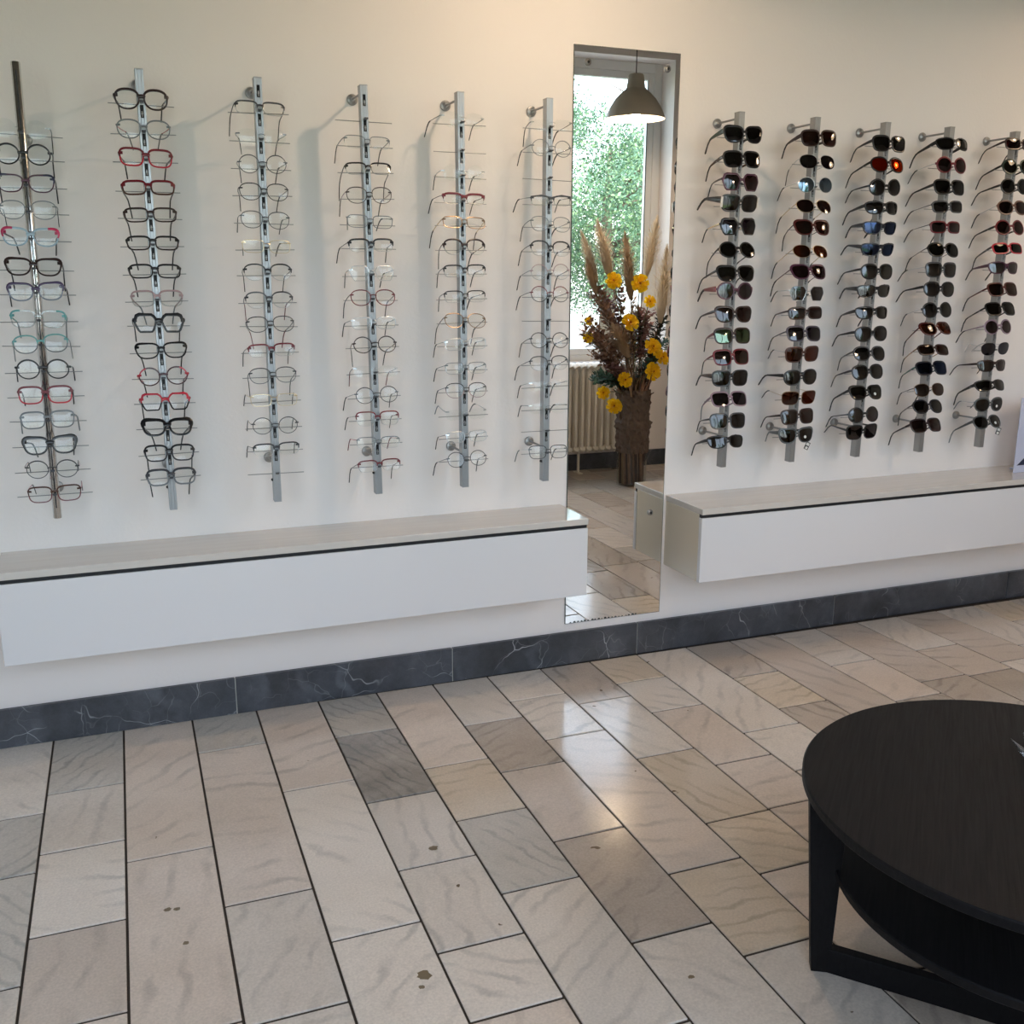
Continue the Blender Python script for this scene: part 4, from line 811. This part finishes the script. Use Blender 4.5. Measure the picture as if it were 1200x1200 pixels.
Fc = [(j*N_+k, j*N_+(k+1) % N_, (j+1)*N_+(k+1) % N_, (j+1)*N_+k) for j in range(25) for k in range(N_)]
b.add(V, Fc); b.build('bark_wrap', M_bark, root, smooth=False)
sm = [mat('stick_brown', '80604c', .8, noise=.4, nscale=30), mat('stick_pale', '8c7358', .8), mat('stick_dark', '43302a', .85)]
b = MB()
for k in range(70):
    t = r2.random()*2*PI; q = .078*math.sqrt(r2.random()); t2 = t+r2.uniform(-.6, .6); q2 = q+.03+r2.random()*.07
    b.tube([(q*math.cos(t), q*math.sin(t), .016), (q*math.cos(t+.2), q*math.sin(t+.2), .3), (min(.09, q*1.1)*math.cos(t2), min(.09, q*1.1)*math.sin(t2), .58), (q2*math.cos(t2), q2*math.sin(t2), .62+r2.random()*.18)], [.011, .011, .008, .003], 6, sm[k % 3])
tag(b.build('filling_sticks', sm[0], root, smooth=True), kind='stuff')
def vpos(px, py, dy=0.):
    """place in the bouquet, from the measured bearing and height of each stem end"""
    return Vector((VX+px, VY+dy, py))
Y0 = 5.861
def bear(x, y, dy=0):   # pixel-measured bearings turned once into metres on the bouquet's plane
    return x, y
M_plume = mat('pampas_beige', 'dccdb4', .95); M_plume2 = mat('pampas_brown', 'b39a7c', .95); translucent(M_plume, .5); translucent(M_plume2, .5); M_stem = mat('dried_stem', '6d5541', .85)
def stem_pts(p, mouth=None, n=6):
    a = Vector((VX+r2.uniform(-.05, .05), VY+r2.uniform(-.05, .05), .56)); out = []
    mid = a.lerp(p, .5)+Vector((0, 0, .10*(1-abs(p.z-1)))); mid.x = a.x+(p.x-a.x)*.35; mid.y = a.y+(p.y-a.y)*.35
    for i in range(n+1):
        t = i/n; out.append(a*(1-t)**2+mid*2*t*(1-t)+p*t*t)
    return out
def plume(x, z, x2, z2, w, dy, m, label):
    w *= 1.25
    """x,z lower end and x2,z2 tip, offsets from the vase in metres"""
    p = Vector((VX+x, VY+dy, z)); q = Vector((VX+x2, VY+dy*1.2, z2)); ax = q-p; L_ = ax.length; ax.normalize()
    b = MB(); b.tube(stem_pts(p, 6)+[p.lerp(q, .9)], .003, 5, M_stem)
    side = ax.cross(Vector((0, 1, 0))).normalized(); up = side.cross(ax)
    b.tube([p.lerp(q, t) for t in (0, .15, .35, .6, .85, 1)], [w*.10, w*.24, w*.30, w*.25, w*.12, .002], 9, m)
    for k in range(700):
        t = r2.random()**.9; c = p.lerp(q, t); rad = w*.5*math.sin(PI*min(1, t*.9+.08))**.7*(1 if t < .7 else 1-(t-.7)*1.9); an = r2.random()*2*PI
        d = (side*math.cos(an)+up*math.sin(an)); e = c+d*max(.006, rad)*r2.uniform(.9, 1.6)+ax*(.04+.03*r2.random()); nn = d.cross(ax)*.0028
        b.add([c-nn, c+nn, e+nn*.3, e-nn*.3], [(0, 1, 2, 3)], m)
    o = b.build('pampas_plume', m, smooth=True); tag(o, label, 'pampas grass', 'pampas plumes in the vase'); return o
for x, z, x2, z2, w, dy, m, lb in (
    (-.207, 1.35, -.298, 1.654, .085, .03, M_plume, 'broad beige pampas plume, second from left at the top of the bouquet'),
    (-.273, 1.33, -.374, 1.591, .052, -.02, M_plume, 'slim beige pampas plume, leftmost of the tall ones in the bouquet'),
    (-.051, 1.22, -.104, 1.584, .085, .02, M_plume2, 'brownish pampas plume in the middle of the bouquet'),
    (.087, 1.36, .15, 1.693, .075, -.04, M_plume, 'tallest pampas plume, leaning right in the bouquet'),
    (.144, 1.07, .164, 1.503, .095, .06, M_plume, 'long beige pampas plume at the right edge of the bouquet'),
    (-.095, .86, -.20, 1.03, .085, .09, M_plume2, 'drooping pampas plume low on the left of the bouquet'),
    (-.30, 1.25, -.358, 1.42, .05, .02, M_plume2, 'short brown feathery plume at the left of the bouquet')): plume(x, z, x2, z2, w, dy, m, lb)
# yellow silk flowers
M_pet = mat('yellow_petal', 'f7cf20', .7, noise=.15, nscale=40); translucent(M_pet, .35); M_heart = mat('orange_heart', 'a8610f', .7)
def flower(x, z, r, label, dy, seed):
    q = random.Random(seed); p = Vector((VX+x, VY+dy, z))
    root = empty('yellow_flower', p); tag(root, label, 'flower', 'yellow silk flowers in the vase')
    face = Vector((x*.9+q.uniform(-.2, .2), 1.0, .35+q.uniform(-.25, .3))).normalized()   # looks towards the mirror
    rot = face.to_track_quat('Z', 'Y').to_matrix(); b = MB()
    for ring, (n, r0, r1, lift, curl) in enumerate(((8, .25, 1., .05, .20), (7, .18, .82, .28, .34), (6, .10, .58, .50, .42), (5, .04, .34, .62, .38))):
        for k in range(n):
            t = 2*PI*(k+.5*(ring % 2))/n+q.uniform(-.15, .15); wd = PI/n*1.0; V = []
            for i, u in enumerate((0, .5, 1)):
                rr = (r0+(r1-r0)*u)*r
                for j in (-1, -.35, .35, 1):
                    a_ = t+j*wd*(.65 if i == 0 else (1 if i == 1 else .8)); z_ = (lift*u+curl*u*u*(1 if j in (-1, 1) else .55))*r*.6+q.uniform(-.13, .13)*r
                    V.append(p*0+rot @ Vector((rr*math.cos(a_)*(1 if abs(j) < .5 else .95), rr*math.sin(a_)*(1 if abs(j) < .5 else .95), z_)))
            b.add(V, [(i*4+j, i*4+j+1, i*4+j+5, i*4+j+4) for i in (0, 1) for j in range(3)])
    b.build('petals', M_pet, root)
    b = MB(); b.lathe([(0, .3*r), (.09*r, .28*r), (.12*r, .15*r), (.05*r, 0)], 9); V = [rot @ Vector(v) for v in b.v]; b.v = V; b.build('heart', M_heart, root, smooth=True)
    b = MB(); b.tube([v-p for v in stem_pts(p-face*.006, 6)], .0028, 5); b.build('stem', mat('flower_stem_green', '5b5f3f', .7), root, smooth=True)
for i, (x, z, r, dy, lb) in enumerate(((-.212, 1.337, .056, .08, 'yellow flower at the upper left, below the broad plume'), (-.034, 1.321, .060, .10, 'highest yellow flower, top middle of the bouquet'),
    (.063, 1.207, .042, .06, 'yellow flower at the upper right beside the long plume'), (-.107, 1.079, .060, .12, 'yellow flower in the centre left of the bouquet'),
    (-.351, 1.088, .030, .03, 'small yellow flower bud at the far left edge'), (.061, .923, .062, .12, 'upper of the three big yellow flowers at the right'),
    (.160, .848, .056, .08, 'rightmost big yellow flower of the three at right'), (.061, .767, .062, .13, 'lowest of the three big yellow flowers at the right'),
    (-.133, .718, .052, .12, 'yellow flower seen edge-on above the bark of the vase'), (-.255, .634, .045, .06, 'yellow flower hanging low left, before the radiator'),
    (-.19, .547, .056, .09, 'lowest yellow flower, hanging left of the vase'), (-.361, .985, .036, .04, 'pale yellow flower at the left edge of the bouquet'))): flower(x, z, r, lb, dy, 30+i)
# dried sprigs: twigs with small leaves
LCOL = [mat('leaf_brown', '8f6e5a', .85), mat('leaf_dark', '3f4036', .8), mat('leaf_plum', '8a6664', .85), mat('leaf_straw', 'a88a66', .85), mat('leaf_green', '4f7060', .8)]
def sprig(x, z, dy, k, word, i):
    p = Vector((VX+x, VY+dy, z)); b = MB(); sp = stem_pts(p, n=8); b.tube(sp, [.0035]*7+[.002, .001], 5, M_stem)
    for j in range(250):
        t = .42+.58*r2.random(); f = t*8; c = sp[int(min(7, f))].lerp(sp[min(8, int(min(7, f))+1)], f-int(min(7, f)))
        d = Vector((r2.uniform(-1, 1), r2.uniform(-1, 1), r2.uniform(-.3, 1))).normalized(); L_ = r2.uniform(.018, .05); s_ = d.cross(Vector((.3, .5, .8))).normalized()*L_*(.28 if k != 3 else .10)
        c = c+d*r2.uniform(0, .03); b.add([c, c+d*L_*.5+s_, c+d*L_, c+d*L_*.5-s_], [(0, 1, 2, 3)], LCOL[k])
    o = b.build('dried_sprig', LCOL[k]); tag(o, word, 'dried plant', 'dried sprigs in the vase')
pos_w = ['brown leafy twig reaching left above the bud', 'brown leafy twig left of the broad plume', 'plum-brown twig below the upper left flower', 'brown seeded twig behind the broad plume', 'straw-coloured twig in the upper middle', 'dark leafy twig right of the middle flower',
         'plum-leaved twig under the upper right flower', 'dark twig at the upper right edge of bouquet', 'greyish green twig at the right edge of bouquet', 'brown feathery twig at the far left edge', 'lower brown twig at the far left edge', 'dark brown twig left of centre',
         'brown twig leaning out low at left', 'green leafy twig low at left before the radiator', 'brown twig above the low flowers', 'dark leaves between the big yellow flowers', 'straw seed head in the centre of bouquet', 'plum twig in the upper middle right',
         'dark leafy twig at the right under the big flowers', 'thin brown twig low at the right edge', 'straw grass over the vase rim', 'lowest green twig hanging at left of the vase']
for i, (x, z, k) in enumerate(((-.336, 1.252, 0), (-.277, 1.278, 0), (-.203, 1.225, 2), (-.144, 1.34, 0), (-.062, 1.224, 3), (.023, 1.115, 1), (.097, 1.142, 2), (.175, 1.086, 1), (.2, .947, 4), (-.393, 1.094, 0), (-.40, 1.03, 0), (-.299, .958, 0),
    (-.30, .87, 0), (-.294, .74, 4), (-.228, .793, 2), (-.024, 1.007, 1), (-.097, .954, 3), (.003, 1.143, 2), (.2, .835, 1), (.19, .74, 0), (.05, .68, 3), (-.28, .70, 4))): sprig(x, z, r2.uniform(-.06, .06), k, pos_w[i], i)

# ------------------------------------------------------------------ outside the window
b = MB(); b.box((-60, -90, -.35), (70, -.54, -.15)); struct('street_ground', b, mat('pale_paving', 'a8a59d', .9, noise=.12, nscale=3))
b = MB(); b.box((-60, -8.5, -.15), (70, -4.2, -.13)); o = b.build('lawn', mat('lawn_green', '7d9455', .95, noise=.35, nscale=14)); tag(o, 'strip of mown lawn outside the window', 'grass', kind='stuff')
M_bk = mat('tree_bark', '5f5347', .9, bump=1, bscale=20)
LV = [mat('foliage_mid', '4d6e55', .6, noise=.3, nscale=3), mat('foliage_light', '78956a', .6, noise=.3, nscale=3), mat('foliage_blue', '52766a', .6, noise=.3, nscale=3)]
def tree(x, y, hgt, w, k, label, nl=9000, low=.9):
    q = random.Random(int(x*31+y*7)); root = empty('tree', (x, y, -.15)); tag(root, label, 'tree', 'trees outside the window')
    b = MB(); b.tube([(0, 0, 0), (.08, .05, hgt*.3), (-.05, .1, hgt*.6), (.05, 0, hgt*.85)], [.16, .13, .08, .03], 10)
    for j in range(9):
        a_ = q.random()*2*PI; h0 = hgt*q.uniform(.25, .7); l = w*.42
        b.tube([(0, .05, h0), (l*.5*math.cos(a_), l*.5*math.sin(a_), h0+hgt*.08), (l*math.cos(a_), l*math.sin(a_), h0+hgt*.14)], [.05, .035, .012], 6)
    b.build('trunk', M_bk, root, smooth=True)
    blobs = []
    for j in range(34):
        a_ = q.random()*2*PI; t = q.random(); rr = w*.5*q.random()**.5*(.55+.45*math.sin(PI*t)); blobs.append((rr*math.cos(a_), rr*math.sin(a_), low+(hgt-low)*t, w*q.uniform(.09, .17)))
    b = MB()
    for j in range(nl):
        bx, by, bz, br = q.choice(blobs); d = Vector((q.gauss(0, 1), q.gauss(0, 1), q.gauss(0, 1))).normalized(); c = Vector((bx, by, bz))+d*br*q.uniform(.55, 1.15)
        u = Vector((q.gauss(0, 1), q.gauss(0, 1), q.gauss(0, 1)-.4)).normalized(); v = u.cross(d+Vector((.01, .02, .03))).normalized(); s_ = q.uniform(.020, .044)
        b.add([c-u*s_, c+v*s_*.45, c+u*s_, c-v*s_*.45], [(0, 1, 2, 3)], LV[k if q.random() < .7 else (k+1) % 3])
    tag(b.build('foliage', LV[k], root), kind='stuff')
tree(8.45, -10.6, 4.4, 5.0, 0, 'nearest leafy tree outside the window, reflected in the mirror', 62000, 1.35)
tree(12.0, -14.2, 4.7, 4.0, 1, 'light green tree right of the nearest one outside', 38000, 1.5)
tree(8.9, -18.6, 5.6, 5.0, 2, 'bluish green tree behind the nearest one outside', 36000, 1.7)
tree(14.8, -18.5, 7.6, 5.6, 0, 'tall tree at the right outside the window', 12000, 1.6)
tree(3.4, -15.0, 5.5, 5.0, 1, 'tree at the left outside the window', 12000, 1.4)
tree(-5.0, -15.5, 5.8, 5.6, 2, 'tree standing across the street behind the camera', 6000, 1.)
